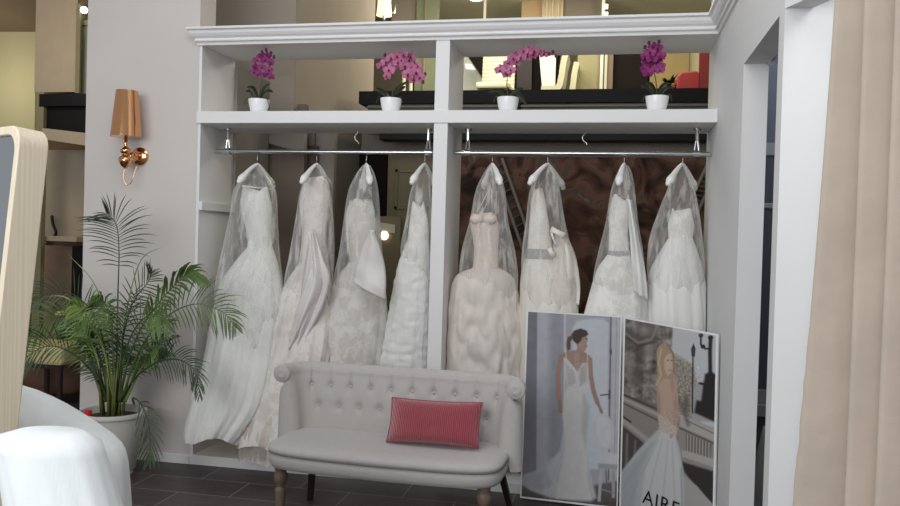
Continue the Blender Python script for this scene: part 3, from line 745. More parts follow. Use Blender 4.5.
# cushion
cx0 = at(430, 424, -.79)
cu = thing('cushion', 'rose red corduroy lumbar cushion leaning on the sofa back', 'cushion', (cx0.x+.03, -.815, .467), None, SR)
W_, H_ = .230, .108
def pil(u, v, sgn):
    x = (u*2-1); z = (v*2-1)
    pinch = 1-.10*(1-abs(z)**2)*0-.0
    th = .062*((1-x**4)*(1-z**4))**.55
    xx = x*W_*(1-.045*(1-z*z)); zz = z*H_*(1-.07*(1-x*x))
    th += .006*nz(x*2.2, z*2.2, 3)*((1-x*x)*(1-z*z))
    lean = math.radians(20)
    y = sgn*th
    return (xx, y*math.cos(lean)+(zz+H_)*math.sin(lean)-.05, (zz+H_)*math.cos(lean)-y*math.sin(lean)*.6+.004 + .004*x)
mb = MB(); mb.grid(lambda u, v: pil(u, v, -1), 40, 24); mb.grid(lambda u, v: pil(u, v, 1), 40, 24)
mb.build('cover', 'cord', cu, smooth=True, local=True)
mb = MB(); pts = [pil(u/30, 0, 0) for u in range(31)]+[pil(1, v/20, 0) for v in range(1, 21)]+[pil(1-u/30, 1, 0) for u in range(1, 31)]+[pil(0, 1-v/20, 0) for v in range(1, 20)]
mb.tube(pts+[pts[0]], .004, 6, caps=False); mb.build('piping', 'cord', cu, smooth=True, local=True)

# ------------------------------------------------------------------ wall lamp
lx = at(126, 115, -.12)
wl = thing('wall_lamp', 'shiny rose gold wall lamp with a tapered shade on the pier', 'lamp', (at(134, 157, 0).x, 0, at(134, 157, 0).z))
ax = at(126, 140, -.12).x
zt, zbm = at(124, 91, -.12).z, at(126, 137, -.12).z
mb = MB().lathe((ax, -.12, zbm), [(.094, 0), (.066, zt-zbm), (.064, zt-zbm), (.0915, 0), (.094, 0)], 48); mb.build('shade', 'gold', wl, smooth=True, auto=40)
mb = MB(); zz = zbm
mb.lathe((ax, -.12, zz-.20), [(.0, .0), (.012, .006), (.028, .02), (.040, .042), (.043, .055), (.038, .072), (.022, .088), (.016, .094), (.030, .100), (.034, .112), (.030, .125), (.014, .136), (.011, .150), (.016, .158), (.010, .168), (.010, .24), (0, .24)], 28)
mb.build('stem', 'gold', wl, smooth=True)
pz = at(139, 156, -.02)
MB().lathe((pz.x, 0, pz.z), [(.056, 0), (.056, -.012), (.046, -.02), (.02, -.026), (.0, -.026)], 32, (0, 1, 0)).build('wall_plate', 'gold', wl, smooth=True, auto=40)
MB().tube(catmull([(pz.x, -.02, pz.z), (pz.x-.01, -.07, pz.z+.01), (ax+.03, -.11, pz.z-.01), (ax, -.12, zz-.145)], 14), .011, 10).build('arm', 'gold', wl, smooth=True)
cz = zz-.20
MB().tube(catmull([(ax+.008, -.118, cz+.03), (ax-.006, -.125, cz-.02), (ax-.004, -.125, cz-.07), (ax+.014, -.12, cz-.10), (ax+.034, -.11, cz-.085), (ax+.04, -.09, cz-.03), (ax+.045, -.06, cz+.04)], 24), .0035, 6).build('chain', 'gold', wl, smooth=True)

# ------------------------------------------------------------------ potted palm
PY = -.34
pc = at(113, 410, PY); PX = pc.x
palm = thing('potted_palm', 'tall feathery palm in a pale round planter before the white pier', 'plant', (PX, PY, 0))
MB().lathe((PX, PY, 0), [(.10, .03), (.125, .03), (.134, .04), (.178, .345), (.180, .355), (.192, .362), (.195, .375), (.192, .387), (.180, .387), (.176, .37), (.170, .345), (.0, .345)], 48).build('pot', 'pot', palm, smooth=True, auto=45)
MB().lathe((PX, PY, .345), [(.171, 0), (.12, .012), (.0, .02)], 32).build('soil', 'soil', palm, smooth=True)
for a in (20, 140, 260, 310):
    a = math.radians(a); MB().sphere((PX+.105*math.cos(a), PY+.105*math.sin(a), .018), .018, 10).build('caster', 'white_plastic', palm, smooth=True)
def frond(px, ys, nl, ll, m, seed, droop=.35, start=.3, wid=.0075, up=0, rach=.0042, fold=.0, asym=0, ang=1.0):
    r = random.Random(seed)
    P = [at(x, y, yy) for (x, y), yy in zip(px, ys)]
    P = catmull(P, 40); mb = MB()
    mb.tube(P, [lerp(rach*1.5, rach*.35, i/39) for i in range(40)], 6)
    for i in range(nl):
        f = start+(1-start)*(i+.5)/nl; k = min(38, int(f*39)); p = P[k].lerp(P[k+1], f*39-k) ; t = (P[k+1]-P[k]).normalized()
        view = Vector((.15*math.sin(seed), -1, .25)).normalized()
        sd = t.cross(view).normalized()
        env = (math.sin(PI*min(1, max(.0, (f-start)/(1-start)))**.75*.93+.15))*.8+.25
        for sg in (-1, 1):
            L_ = ll*env*r.uniform(.85, 1.1)*(1+asym*sg)
            a = lerp(1.15, .45, (f-start)/(1-start))*ang+r.uniform(-.08, .08)
            d = (t*math.cos(a)+sd*sg*math.sin(a)+view*r.uniform(-.15, .35)).normalized()
            w = d.cross(view).normalized()
            if fold: w = (w+view*r.uniform(-fold, fold)).normalized()
            vs = []; n = 5; q = p.copy(); dd = d.copy()
            for s in range(n+1):
                ww = wid*math.sin(PI*min(1, (s+.55)/(n+.7)))**.7*(1 if s < n else .15)
                vs += [q-w*ww, q+w*ww+view*ww*.3]
                dd = (dd+Vector((0, 0, -droop/n*(1+s*.4)))).normalized(); q = q+dd*L_/n
            mb.add(vs, [(2*s, 2*s+1, 2*s+3, 2*s+2) for s in range(n)])
    return mb.build('frond', m, palm, smooth=True)
b = (114, 402)
b2 = PY
frond([b, (117, 350), (118, 290), (119, 250), (116, 224), (106, 213)], [PY, PY, PY-.02, PY-.04, PY-.06, PY-.1], 24, .24, 'frond2', 1, droop=.35, start=.5, wid=.0035, rach=.004, ang=1.15)
frond([(118, 402), (130, 355), (146, 320), (170, 290), (190, 273), (206, 281)], [PY, PY-.03, PY-.07, PY-.12, PY-.16, PY-.2], 26, .155, 'frond', 2, droop=.7, start=.4, wid=.008, asym=-.1, ang=.6)
frond([(120, 402), (140, 350), (165, 318), (195, 304), (222, 312), (236, 328)], [PY, PY-.05, PY-.1, PY-.14, PY-.18, PY-.2], 24, .20, 'frond', 3, droop=.45, start=.4, wid=.0042)
frond([(120, 402), (135, 378), (158, 362), (180, 360), (195, 372), (200, 396)], [PY, PY-.05, PY-.1, PY-.13, PY-.15, PY-.16], 26, .15, 'frond2', 4, droop=.6, start=.3, wid=.004)
frond([(110, 402), (98, 350), (78, 318), (52, 318), (30, 332), (16, 352)], [PY, PY-.05, PY-.08, PY-.11, PY-.14, PY-.18], 24, .20, 'frond', 5, droop=.5, start=.4, wid=.0042)
frond([(108, 402), (92, 372), (70, 352), (48, 346), (28, 356), (12, 374)], [PY, PY-.1, PY-.18, PY-.24, PY-.28, PY-.3], 22, .18, 'frond2', 6, droop=.5, start=.4, wid=.004)
frond([(112, 402), (105, 350), (94, 315), (72, 294), (48, 294), (30, 305)], [PY, PY+.02, PY+.03, PY+.04, PY+.05, PY+.05], 22, .19, 'frond2', 7, droop=.4, start=.4, wid=.0038)
frond([(112, 402), (106, 355), (92, 320), (76, 306)], [PY, PY-.06, PY-.11, PY-.17], 20, .20, 'frond3', 8, droop=.9, start=.4, wid=.007)
frond([(114, 402), (113, 350), (108, 310), (98, 296)], [PY, PY-.1, PY-.16, PY-.22], 18, .19, 'frond', 9, droop=1.2, start=.45, wid=.0065)
frond([(116, 402), (122, 345), (132, 305), (148, 282), (152, 272)], [PY, PY, PY, PY-.02, PY-.03], 18, .15, 'frond2', 10, droop=.2, start=.4, wid=.004)
frond([(118, 402), (126, 350), (140, 322), (156, 316), (170, 330)], [PY, PY-.06, PY-.12, PY-.17, PY-.2], 20, .17, 'frond', 11, droop=.6, start=.4, wid=.005)
frond([(134, 404), (133, 398), (141, 404), (149, 425), (150, 448), (149, 462)], [PY-.05, PY-.08, PY-.12, PY-.14, PY-.14, PY-.14], 14, .17, 'frond2', 12, droop=.3, start=.35, wid=.0042, ang=.75)
for i in range(15):
    r = random.Random(100+i); a = r.uniform(-1, 1); hgt = r.uniform(45, 120)
    x0 = 114+a*12; x1 = 114+a*r.uniform(25, 50); x2 = x1+a*r.uniform(8, 30); y1 = 402-hgt*.7; y2 = 402-hgt*r.uniform(.75, 1.05)
    frond([(x0, 402), ((x0+x1)/2, 402-hgt*.4), (x1, y1), (x2, y2)], [PY+r.uniform(-.05, .05), PY-r.uniform(-.05, .08), PY-r.uniform(-.12, .2), PY-r.uniform(-.12, .25)], 18, r.uniform(.12, .18), r.choice(['frond', 'frond2', 'frond2', 'frond3']), 50+i, droop=r.uniform(.3, .9), start=.35, wid=r.uniform(.0035, .0055))
# a few single grassy leaves
for k, (pts, yy) in enumerate([([(112, 390), (106, 330), (95, 285), (66, 252)], PY-.05), ([(117, 390), (125, 320), (140, 262), (164, 246)], PY), ([(112, 395), (100, 340), (70, 300), (44, 296)], PY-.1)]):
    P = catmull([at(x, y, yy-.03*i) for i, (x, y) in enumerate(pts)], 20); mb = MB()
    vs = []
    for i, p in enumerate(P):
        t_ = (P[min(i+1, 19)]-P[max(i-1, 0)]).normalized(); w = t_.cross(Vector((0, -1, .3))).normalized()*.005*math.sin(PI*min(1, (i+2)/21))
        vs += [p-w, p+w]
    mb.add(vs, [(2*i, 2*i+1, 2*i+3, 2*i+2) for i in range(19)]).build('leaf', 'frond3', palm, smooth=True)
mb = MB(); r = random.Random(3)
for i in range(14):
    a = r.uniform(0, 2*PI); d_ = r.uniform(.01, .07); x, y = PX+d_*math.cos(a), PY+d_*math.sin(a)
    mb.tube([(x, y, .35), (x+math.cos(a)*.015, y+math.sin(a)*.01, .5), (x+math.cos(a)*.05, y+math.sin(a)*.03, .66)], [.010, .008, .004], 7)
mb.build('stems', 'stem', palm, smooth=True)
c = at(88, 415, PY-.13)
o = MB().lathe((c.x, PY-.13, .352), [(.022, 0), (.024, .004), (.020, .055), (.008, .060), (0, .060)], 16).build('red_cup', 'red', None, smooth=True, auto=40)
tag(o, 'small red cap sitting on the soil at the left rim of the planter', 'cap')

# ------------------------------------------------------------------ orchids on the shelf
def petal(c, n_, u_, length, width, mb, mi, cup=.2):
    w = n_.cross(u_).normalized(); vs = []
    for s in range(5):
        f = s/4; ww = width*math.sin(PI*(f*.82+.12))**.8
        for k in (-1, 0, 1):
            vs.append(c+u_*length*f+w*ww*k*.5+n_*(cup*length*f*f*.5-(.15*width if k else 0)))
    mb.add(vs, [(s*3+k, s*3+k+1, s*3+k+4, s*3+k+3) for s in range(4) for k in range(2)], mi)
def blossom(p, n_, size, m, parent):
    n_ = n_.normalized(); up = Vector((0, 0, 1)); u = (up-n_*up.dot(n_)).normalized(); w = n_.cross(u)
    mb = MB()
    for a, L_, W_ in ((PI/2, 1, .62), (PI/2+2.2, .92, .6), (PI/2-2.2, .92, .6)):
        petal(p-n_*.003, n_, u*math.sin(a)+w*math.cos(a), size*L_, size*W_, mb, 0)
    for a in (.15, PI-.15): petal(p, n_, u*math.sin(a)+w*math.cos(a), size*1.0, size*1.05, mb, 0)
    o = mb.build('blossom', m, parent, smooth=True)
    lm = MB(); petal(p+n_*.004, n_, (-u+n_*.6).normalized(), size*.5, size*.4, lm, 0, 1.2); lm.sphere(p+n_*.006, size*.12, 6)
    lm.build('lip', 'lip', o, smooth=True)
def orchid(px, label, m, stempts, blooms, buds, leaves, seed, size=.034):
    y0 = .12; r = random.Random(seed)
    bx = at(px, 100, y0).x; t = thing('potted_orchid', label, 'plant', (bx, y0, ZPT), 'potted orchids along the top shelf')
    MB().lathe((bx, y0, ZPT), [(.043, 0), (.048, .004), (.055, .03), (.062, .06), (.066, .088), (.066, .093), (.062, .093), (.060, .082), (0, .08)], 36).build('pot', 'ceramic', t, smooth=True, auto=50)
    ps = catmull([(bx, y0, ZPT+.08)]+[tuple(at(x, y, y0-.02)) for x, y in stempts], 30)
    MB().tube(ps, [lerp(.0035, .0016, i/29) for i in range(30)], 6).build('stem', 'orstem', t, smooth=True)
    for (x, y) in blooms:
        p = at(x, y, y0-.04+r.uniform(-.025, .03)); n_ = Vector((r.uniform(-.6, .6), -1, r.uniform(-.5, .2)))
        blossom(p, n_, size*r.uniform(.85, 1.15), m, t)
    for (x, y) in buds:
        MB().sphere(at(x, y, y0-.02), .010, 8, (1, 1, 1.3)).build('bud', 'bud', t, smooth=True)
    for (pts) in leaves:
        P = catmull([(bx, y0-.01, ZPT+.085)]+[tuple(at(x, y, y0-.03+dy)) for x, y, dy in pts], 14); vs = []
        for i, p in enumerate(P):
            t_ = (P[min(i+1, 13)]-P[max(i-1, 0)]).normalized(); w = t_.cross(Vector((0, -.8, 1))).normalized()*.019*math.sin(PI*(i/13*.9+.08))**.6
            vs += [p-w, p+Vector((0, 0, -.003)), p+w]
        MB().add(vs, [(3*i+k, 3*i+k+1, 3*i+k+4, 3*i+k+3) for i in range(13) for k in range(2)]).build('leaf', 'orleaf', t, smooth=True, solid=.002)
    for k in range(2):
        sg = -1 if k else 1
        MB().tube(catmull([(bx+sg*.05, y0-.02, ZPT+.09), (bx+sg*.068, y0-.03, ZPT+.10), (bx+sg*.078, y0-.035, ZPT+.075), (bx+sg*.08, y0-.035, ZPT+.055)], 10), .0025, 5).build('root', 'orleaf', t, smooth=True)
orchid(259, 'potted orchid with an upright cluster of dark magenta flowers, leftmost on the shelf', 'magenta', [(261, 85), (261, 70), (265, 56)],
       [(257, 60), (265, 60), (271, 63), (255, 67), (262, 67), (269, 70), (259, 74), (266, 75), (271, 77), (254, 72), (267, 56), (262, 56)], [(266, 50), (271, 53), (274, 57), (262, 52)],
       [[(252, 92, 0), (246, 91, -.02)], [(252, 88, 0), (247, 87, 0)], [(264, 88, 0), (269, 84, 0)], [(266, 91, 0), (273, 92, -.01)]], 1, .032)
orchid(391, 'potted orchid with an arch of pale pink flowers, beside the divider', 'pink', [(394, 80), (388, 62), (400, 52), (416, 64), (422, 78)],
       [(381, 66), (386, 62), (391, 58), (389, 70), (393, 66), (387, 76), (397, 56), (404, 54), (401, 60), (409, 60), (405, 66), (412, 68), (408, 74), (416, 72), (414, 79), (420, 77), (418, 66), (411, 57), (398, 62)], [(385, 55), (423, 82), (425, 74)],
       [[(382, 91, 0), (376, 88, -.01)], [(398, 88, 0), (408, 81, 0)], [(384, 93, 0), (378, 92, .03)], [(400, 90, -.01), (405, 86, 0)]], 2, .036)
orchid(508, 'potted orchid arching to the right with pale pink flowers, second bay', 'pink', [(507, 80), (510, 62), (518, 51), (534, 50), (552, 54)],
       [(500, 70), (505, 68), (511, 70), (508, 63), (513, 58), (518, 54), (524, 51), (529, 52), (534, 51), (539, 53), (544, 54), (521, 57), (527, 56), (533, 55), (516, 62), (507, 74)], [(549, 54), (553, 52), (556, 56)],
       [[(498, 91, 0), (488, 92, -.01)], [(516, 90, 0), (523, 88, 0)], [(517, 93, 0), (526, 104, -.05)], [(500, 93, .03), (494, 94, .03)]], 3, .034)
orchid(657, 'potted orchid with an upright bunch of magenta flowers, rightmost on the shelf', 'magenta', [(656, 82), (653, 66), (652, 50)],
       [(645, 56), (650, 52), (656, 52), (660, 56), (646, 62), (652, 58), (657, 62), (661, 66), (645, 69), (650, 66), (655, 70), (660, 70), (648, 73), (653, 47), (658, 48)], [(649, 43), (654, 44), (659, 42), (645, 47)],
       [[(648, 88, 0), (641, 86, -.01)], [(666, 88, 0), (674, 87, 0)], [(650, 84, .02), (645, 85, .02)], [(664, 85, .02), (670, 83, .02)]], 4, .034)

# ------------------------------------------------------------------ printed posters
import numpy as np
class Paint:
    def __init__(s, corners, nu, nv, base):
        TL, TR, BR, BL = [np.array(c, float) for c in corners]
        u, v = np.meshgrid(np.linspace(0, 1, nu), np.linspace(0, 1, nv))
        u = u.ravel()[:, None]; v = v.ravel()[:, None]
        s.p = (TL*(1-u)+TR*u)*(1-v)+(BL*(1-u)+BR*u)*v
        s.c = np.tile(np.array(base, float), (len(s.p), 1)); s.nu, s.nv = nu, nv
    def dist(s, pts, closed):
        d = np.full(len(s.p), 1e9); ins = np.zeros(len(s.p), bool); n = len(pts)
        for i in range(n if closed else n-1):
            a = np.array(pts[i], float); b = np.array(pts[(i+1) % n], float); ab = b-a; pa = s.p-a
            t = np.clip((pa@ab)/(ab@ab+1e-9), 0, 1); d = np.minimum(d, np.hypot(*(pa-t[:, None]*ab).T))
            if closed and a[1] != b[1]:
                c = ((a[1] > s.p[:, 1]) != (b[1] > s.p[:, 1])) & (s.p[:, 0] < (b[0]-a[0])*(s.p[:, 1]-a[1])/(b[1]-a[1])+a[0]); ins ^= c
        return d, ins
    def mix(s, a, col, col2=None, axis=0, r=None):
        col = np.array(col, float)
        if col2 is not None:
            q = np.clip((s.p[:, axis]-r[0])/(r[1]-r[0]), 0, 1)[:, None]; col = col*(1-q)+np.array(col2, float)*q
        s.c = s.c*(1-a[:, None])+col*a[:, None]
    def poly(s, pts, col, soft=.6, op=1, **k):
        d, ins = s.dist(pts, True); a = np.clip(.5+np.where(ins, d, -d)/soft/2, 0, 1)*op; s.mix(a, col, **k)
    def line(s, pts, w, col, soft=.5, op=1, w2=None):
        d, _ = s.dist(pts, False); a = np.clip(.5+(w/2-d)/soft/2, 0, 1)*op; s.mix(a, col)
    def ell(s, c, r, col, soft=.5, op=1, rot=0):
        q = s.p-np.array(c, float); ca, sa = math.cos(rot), math.sin(rot); x = (q[:, 0]*ca+q[:, 1]*sa)/r[0]; y = (-q[:, 0]*sa+q[:, 1]*ca)/r[1]
        a = np.clip(.5+(1-np.hypot(x, y))*min(r)/soft/2, 0, 1)*op; s.mix(a, col)
    def ns(s, pts, amp, sc, seed, soft=1.5):
        d, ins = s.dist(pts, True); a = np.clip(.5+np.where(ins, d, -d)/soft/2, 0, 1)
        f = np.array([noise.noise(Vector((x*sc, y*sc, seed)))+.5*noise.noise(Vector((x*sc*2.3, y*sc*2.3, seed))) for x, y in s.p])
        s.c = s.c+(f*amp*a)[:, None]
    def mesh(s, name, C4, parent, off):
        TL, TR, BR, BL = [Vector(c) for c in C4]; nrm = (TR-TL).cross(BL-TL).normalized()
        if nrm.y > 0: nrm = -nrm
        mb = MB(); vs = []
        for j in range(s.nv):
            v = j/(s.nv-1)
            for i in range(s.nu):
                u = i/(s.nu-1); vs.append((TL*(1-u)+TR*u)*(1-v)+(BL*(1-u)+BR*u)*v+nrm*off)
        fs = [(j*s.nu+i, j*s.nu+i+1, (j+1)*s.nu+i+1, (j+1)*s.nu+i) for j in range(s.nv-1) for i in range(s.nu-1)]
        me = bpy.data.meshes.new(name); w = wloc(parent); me.from_pydata([p-w for p in vs], [], fs)
        o = bpy.data.objects.new(name, me); COL.objects.link(o); o.parent = parent
        at_ = me.color_attributes.new('print', 'FLOAT_COLOR', 'POINT')
        g_ = s.c.mean(axis=1, keepdims=True); s.c = (s.c*.72+g_*.28)*.90
        c = np.clip(s.c, 0, 255)/255; c = np.where(c <= .04045, c/12.92, ((c+.055)/1.055)**2.4)
        at_.data.foreach_set('color', np.hstack([c, np.ones((len(c), 1))]).astype('f').ravel())
        m = mat('printed_photo', (128, 128, 128), .6, spec=.2); nt = m.node_tree; a = nt.nodes.new('ShaderNodeVertexColor'); a.layer_name = 'print'
        nt.links.new(a.outputs[0], nt.nodes['Principled BSDF'].inputs['Base Color']); me.materials.append(m)
        return o
def board(C4, t, th=.012):
    TL, TR, BR, BL = [Vector(c) for c in C4]; n = (TR-TL).cross(BL-TL).normalized()
    if n.y > 0: n = -n
    b = [p-n*th for p in (TL, TR, BR, BL)]
    MB().add([TL, TR, BR, BL]+b, [(0, 3, 2, 1), (4, 5, 6, 7), (0, 1, 5, 4), (1, 2, 6, 5), (2, 3, 7, 6), (3, 0, 4, 7)]).build('board', 'board', t)
    return n
def inner(C4, l, r, tp, bt):
    TL, TR, BR, BL = [Vector(c) for c in C4]
    f = lambda u, v: (TL*(1-u)+TR*u)*(1-v)+(BL*(1-u)+BR*u)*v
    return f(l, tp), f(1-r, tp), f(1-r, 1-bt), f(l, 1-bt)

C1 = [(-.456, -.05, 1.070), (.074, -.085, 1.064), (.084, -.150, .012), (-.457, -.112, .012)]
t = thing('poster', 'left poster board: woman in a fitted lace gown beside a white oval-backed chair', 'poster', (-.19, -.12, 0))
board(C1, t)
P = Paint([(528, 312.5), (620.5, 317.5), (616.5, 507), (521, 498)], 150, 300, (176, 178, 190))
P.poly([(520, 300), (537.5, 300), (536, 520), (510, 520)], (124, 125, 136), .8, col2=(140, 141, 152), axis=1, r=(310, 480))
P.poly([(537.5, 300), (556, 300), (553, 520), (536, 520)], (182, 186, 198), .8)
P.poly([(550, 300), (565, 300), (564, 460), (549, 460)], (150, 150, 164), 4, op=.8)
P.line([(565.5, 310), (564.5, 470)], 1.6, (206, 206, 214), .5)
P.poly([(567, 300), (622, 300), (620, 490), (565, 490)], (174, 174, 184), .8)
P.poly([(573, 330), (577, 322), (590, 319), (603, 319), (609, 323), (608, 470), (573, 470)], (200, 206, 218), 1.2)
P.line([(567, 313), (622, 318)], 1.5, (150, 150, 160), .6)
P.line([(611.3, 315), (608.5, 480)], 1.2, (112, 98, 92), .4)
P.poly([(612.5, 300), (620, 300), (618, 500), (610, 500)], (192, 192, 200), .6)
P.line([(617, 300), (614, 500)], .7, (160, 160, 168), .4)
P.line([(601, 396), (609, 395)], 1.2, (84, 74, 66), .4); P.line([(610, 391), (609.5, 399)], 2, (100, 90, 80), .4); P.line([(611, 350), (611, 354)], 2.2, (110, 96, 88), .5)
P.poly([(515, 486), (565, 492), (622, 480), (622, 520), (515, 520)], (118, 106, 104), 1.5, col2=(92, 80, 78), axis=1, r=(484, 506))
# chair
P.poly([(600, 468), (603, 468), (601, 502), (598, 502)], (190, 190, 196), .5); P.poly([(612, 470), (615, 470), (615, 498), (612, 498)], (172, 172, 180), .5)
P.line([(606, 468), (607, 486)], 1, (120, 110, 104), .4); P.line([(603, 490), (613, 493)], 1.4, (150, 146, 150), .5)
P.ell((604, 432), (10, 20), (202, 204, 210), .8, rot=-.12); P.ell((604, 432), (7.4, 16.5), (222, 223, 228), .8, rot=-.12); P.ell((604.5, 432), (8.3, 17.6), (176, 178, 186), .4, op=.25, rot=-.12)
P.poly([(598, 455), (607, 452), (619, 455), (619, 466), (600, 466)], (210, 210, 214), 1); P.poly([(598, 464), (619, 465), (618, 470), (599, 469)], (168, 168, 176), .6)
# train and gown
P.poly([(566, 425), (560, 452), (545, 470), (524, 476), (521, 484), (530, 492), (550, 499), (575, 502), (592, 502), (597, 498), (590, 470), (586, 440), (587, 415)], (196, 196, 202), 1.6)
P.poly([(546, 470), (524, 478), (522, 487), (540, 494), (553, 486)], (178, 180, 188), 2)
for i in range(9):
    x = 545+i*6; P.line([(566+i*2, 446), (x, 500)], .9, (168, 168, 174), .7, op=.45)
P.poly([(565, 361), (570, 358), (575, 366), (578, 370), (583, 362), (588, 358), (590, 366), (587, 380), (586, 390), (590, 406), (589, 425), (587, 450), (588, 480), (592, 500), (556, 500), (562, 470), (566, 440), (563, 415), (564, 402), (567, 388), (565, 372)], (212, 208, 206), .8)
P.poly([(584, 395), (590, 408), (588, 430), (586, 450), (582, 430)], (176, 174, 178), 2, op=.7)
P.poly([(566, 364), (574, 372), (577, 384), (568, 388)], (176, 166, 162), 1.4, op=.55); P.poly([(580, 370), (588, 363), (587, 382), (580, 388)], (166, 156, 154), 1.4, op=.6)
# skin
sk = (176, 136, 118)
P.poly([(560, 356), (568, 352), (577, 351), (580, 345), (584, 352), (590, 356), (592, 361), (588, 363), (583, 364), (578, 372), (573, 366), (567, 359)], sk, .7)
P.poly([(575, 354), (580, 352), (581, 368), (577, 371), (574, 366)], (198, 160, 142), 1.2, op=.6)
P.line([(561.5, 358), (558.5, 376), (558.5, 392), (560, 404)], 5, sk, .6); P.line([(560, 403), (561, 413)], 3.6, (168, 128, 112), .6)
P.line([(590.5, 360), (591.5, 378), (594, 392), (598, 404)], 4.4, sk, .6); P.line([(598, 403), (602, 413)], 2.8, (168, 128, 112), .6)
P.line([(566, 350), (567, 362)], .7, (220, 216, 214), .3); P.line([(588, 352), (588, 362)], .7, (220, 216, 214), .3)
P.poly([(578, 338), (582, 334), (587, 336), (588.5, 341), (587, 344), (588, 347), (585, 352), (580, 352), (577, 346)], (186, 144, 124), .5)
P.poly([(572, 335), (575, 331), (581, 329), (587, 331), (589, 335), (586, 337), (583, 338), (581, 342), (578, 345), (574, 342)], (84, 66, 60), .6)
P.poly([(572, 336), (568, 338), (567, 345), (568, 352), (571, 350), (571, 342), (574, 339)], (104, 80, 70), .7)
P.line([(586, 339), (587.5, 339.4)], .6, (70, 50, 44), .3); P.line([(585.5, 347), (587, 346.6)], .7, (160, 84, 80), .3)
P.ns([(564, 358), (590, 358), (588, 392), (565, 392)], 22, .9, 4)
P.ns([(520, 300), (622, 300), (622, 510), (520, 510)], 6, .12, 2)
P.mesh('print', inner(C1, .016, .012, .006, .010), t, .0012)

C2 = [(.086, -.088, 1.062), (.538, -.465, 1.030), (.546, -.505, .012), (.092, -.150, .012)]
t = thing('poster', 'right poster board: blonde woman in a backless tulle gown before stone steps, lettered AIRE', 'poster', (.31, -.32, 0))
board(C2, t)
P = Paint([(626.5, 319), (718, 336), (715, 533), (620.5, 511)], 150, 300, (128, 119, 113))
P.poly([(676, 310), (725, 310), (725, 430), (672, 410), (672, 370)], (198, 200, 205), 1)
P.poly([(672, 352), (680, 356), (688, 360), (696, 366), (701, 384), (703, 420), (672, 420)], (158, 146, 132), 2.5); P.ns([(672, 352), (703, 366), (703, 420), (672, 420)], 50, .5, 8)
P.poly([(695, 388), (716, 376), (716, 420), (695, 420)], (168, 168, 172), 1.5)
# relief stonework
P.poly([(610, 300), (678, 300), (676, 345), (668, 372), (660, 400), (610, 400)], (134, 124, 117), 1)
P.ns([(610, 300), (677, 300), (676, 345), (668, 372), (660, 405), (610, 405)], 60, .13, 5)
for c, r, col, rt in (((642, 352), (6, 18), (86, 76, 72), .2), ((635, 336), (12, 5), (96, 86, 82), .5), ((655, 335), (5, 12), (88, 78, 74), -.3), ((628, 340), (5, 9), (90, 82, 78), 0), ((646, 330), (9, 4), (160, 150, 142), .2), ((640, 378), (8, 9), (98, 90, 84), 0), ((652, 352), (5, 8), (150, 138, 130), .3), ((630, 365), (5, 12), (146, 134, 126), 0)):
    P.ell(c, r, col, 3, op=.75, rot=rt)
P.line([(626, 334), (640, 344), (655, 340), (663, 322)], 2.4, (158, 148, 142), 1.2, op=.8); P.line([(627, 337), (641, 347), (656, 343)], 1.6, (74, 64, 62), 1, op=.8)
# stone rails, steps
P.poly([(610, 392), (660, 410), (665, 430), (650, 460), (610, 480)], (150, 140, 134), 1)
P.line([(615, 393), (662, 411)], 2.2, (84, 74, 70), .8); P.line([(615, 397), (662, 416)], 3, (178, 168, 162), .8); P.line([(615, 401.5), (661, 421)], 1.4, (92, 82, 78), .8)
P.poly([(618, 425), (640, 440), (655, 452), (632, 470), (618, 478)], (84, 76, 73), 1); P.line([(619, 420), (656, 445)], 4.5, (176, 166, 160), .8); P.line([(628, 437), (627, 470)], 3, (130, 120, 114), 1); P.line([(637, 443), (636, 462)], 2.4, (126, 116, 110), 1)
P.line([(622, 418), (632, 424)], 1.6, (50, 44, 44), .6)
P.poly([(682, 418), (720, 428), (720, 540), (682, 540)], (158, 148, 141), 1)
P.poly([(684, 414), (719, 428), (719, 440), (684, 426)], (184, 176, 170), .8); P.line([(684, 428), (719, 442)], 1.3, (90, 80, 76), .7); P.line([(690, 420), (718, 432)], .9, (110, 100, 96), .6)
P.poly([(690, 433), (714, 441), (713, 456), (690, 450)], (104, 94, 90), .8)
for i in range(8): P.line([(691.5+i*2.9, 434+i), (691.3+i*2.9, 450+i*.9)], 1.5, (182, 172, 166), .5)
P.poly([(686, 449), (716, 456), (716, 464), (686, 456)], (186, 178, 172), .8)
P.poly([(686, 461), (716, 468), (716, 500), (703, 489), (688, 470)], (62, 54, 53), 1.2)
# street lamp and candelabra post
P.line([(696.5, 356), (696, 412)], 1.3, (52, 46, 46), .4); P.poly([(694.5, 349), (699, 349.5), (698.3, 357), (695.3, 357)], (70, 64, 64), .4); P.poly([(695, 349), (697, 344), (699, 349.5)], (44, 40, 40), .4)
dk = (50, 44, 44)
P.line([(713, 340), (712.5, 352), (713, 380)], 3.4, dk, .8); P.line([(704, 336), (704, 345), (708, 349), (713, 349)], 1.6, dk, .5); P.ell((704, 336), (2.2, 2), (66, 60, 60), .5); P.ell((713, 338), (2.4, 2.2), dk, .5); P.ell((706, 347), (2.2, 2), dk, .6)
P.poly([(708, 374), (713, 371), (718, 374), (718, 410), (704, 404), (706, 388)], dk, 1.2); P.line([(703, 383), (708, 384), (707, 396)], 2.2, dk, .6); P.poly([(700, 400), (718, 402), (717, 420), (698, 412)], dk, 1.2)
P.line([(683, 400), (688, 412), (692, 424)], 3, (96, 84, 76), 2, op=.7); P.ell((690, 404), (3, 9), (92, 82, 74), 1.5, op=.6)
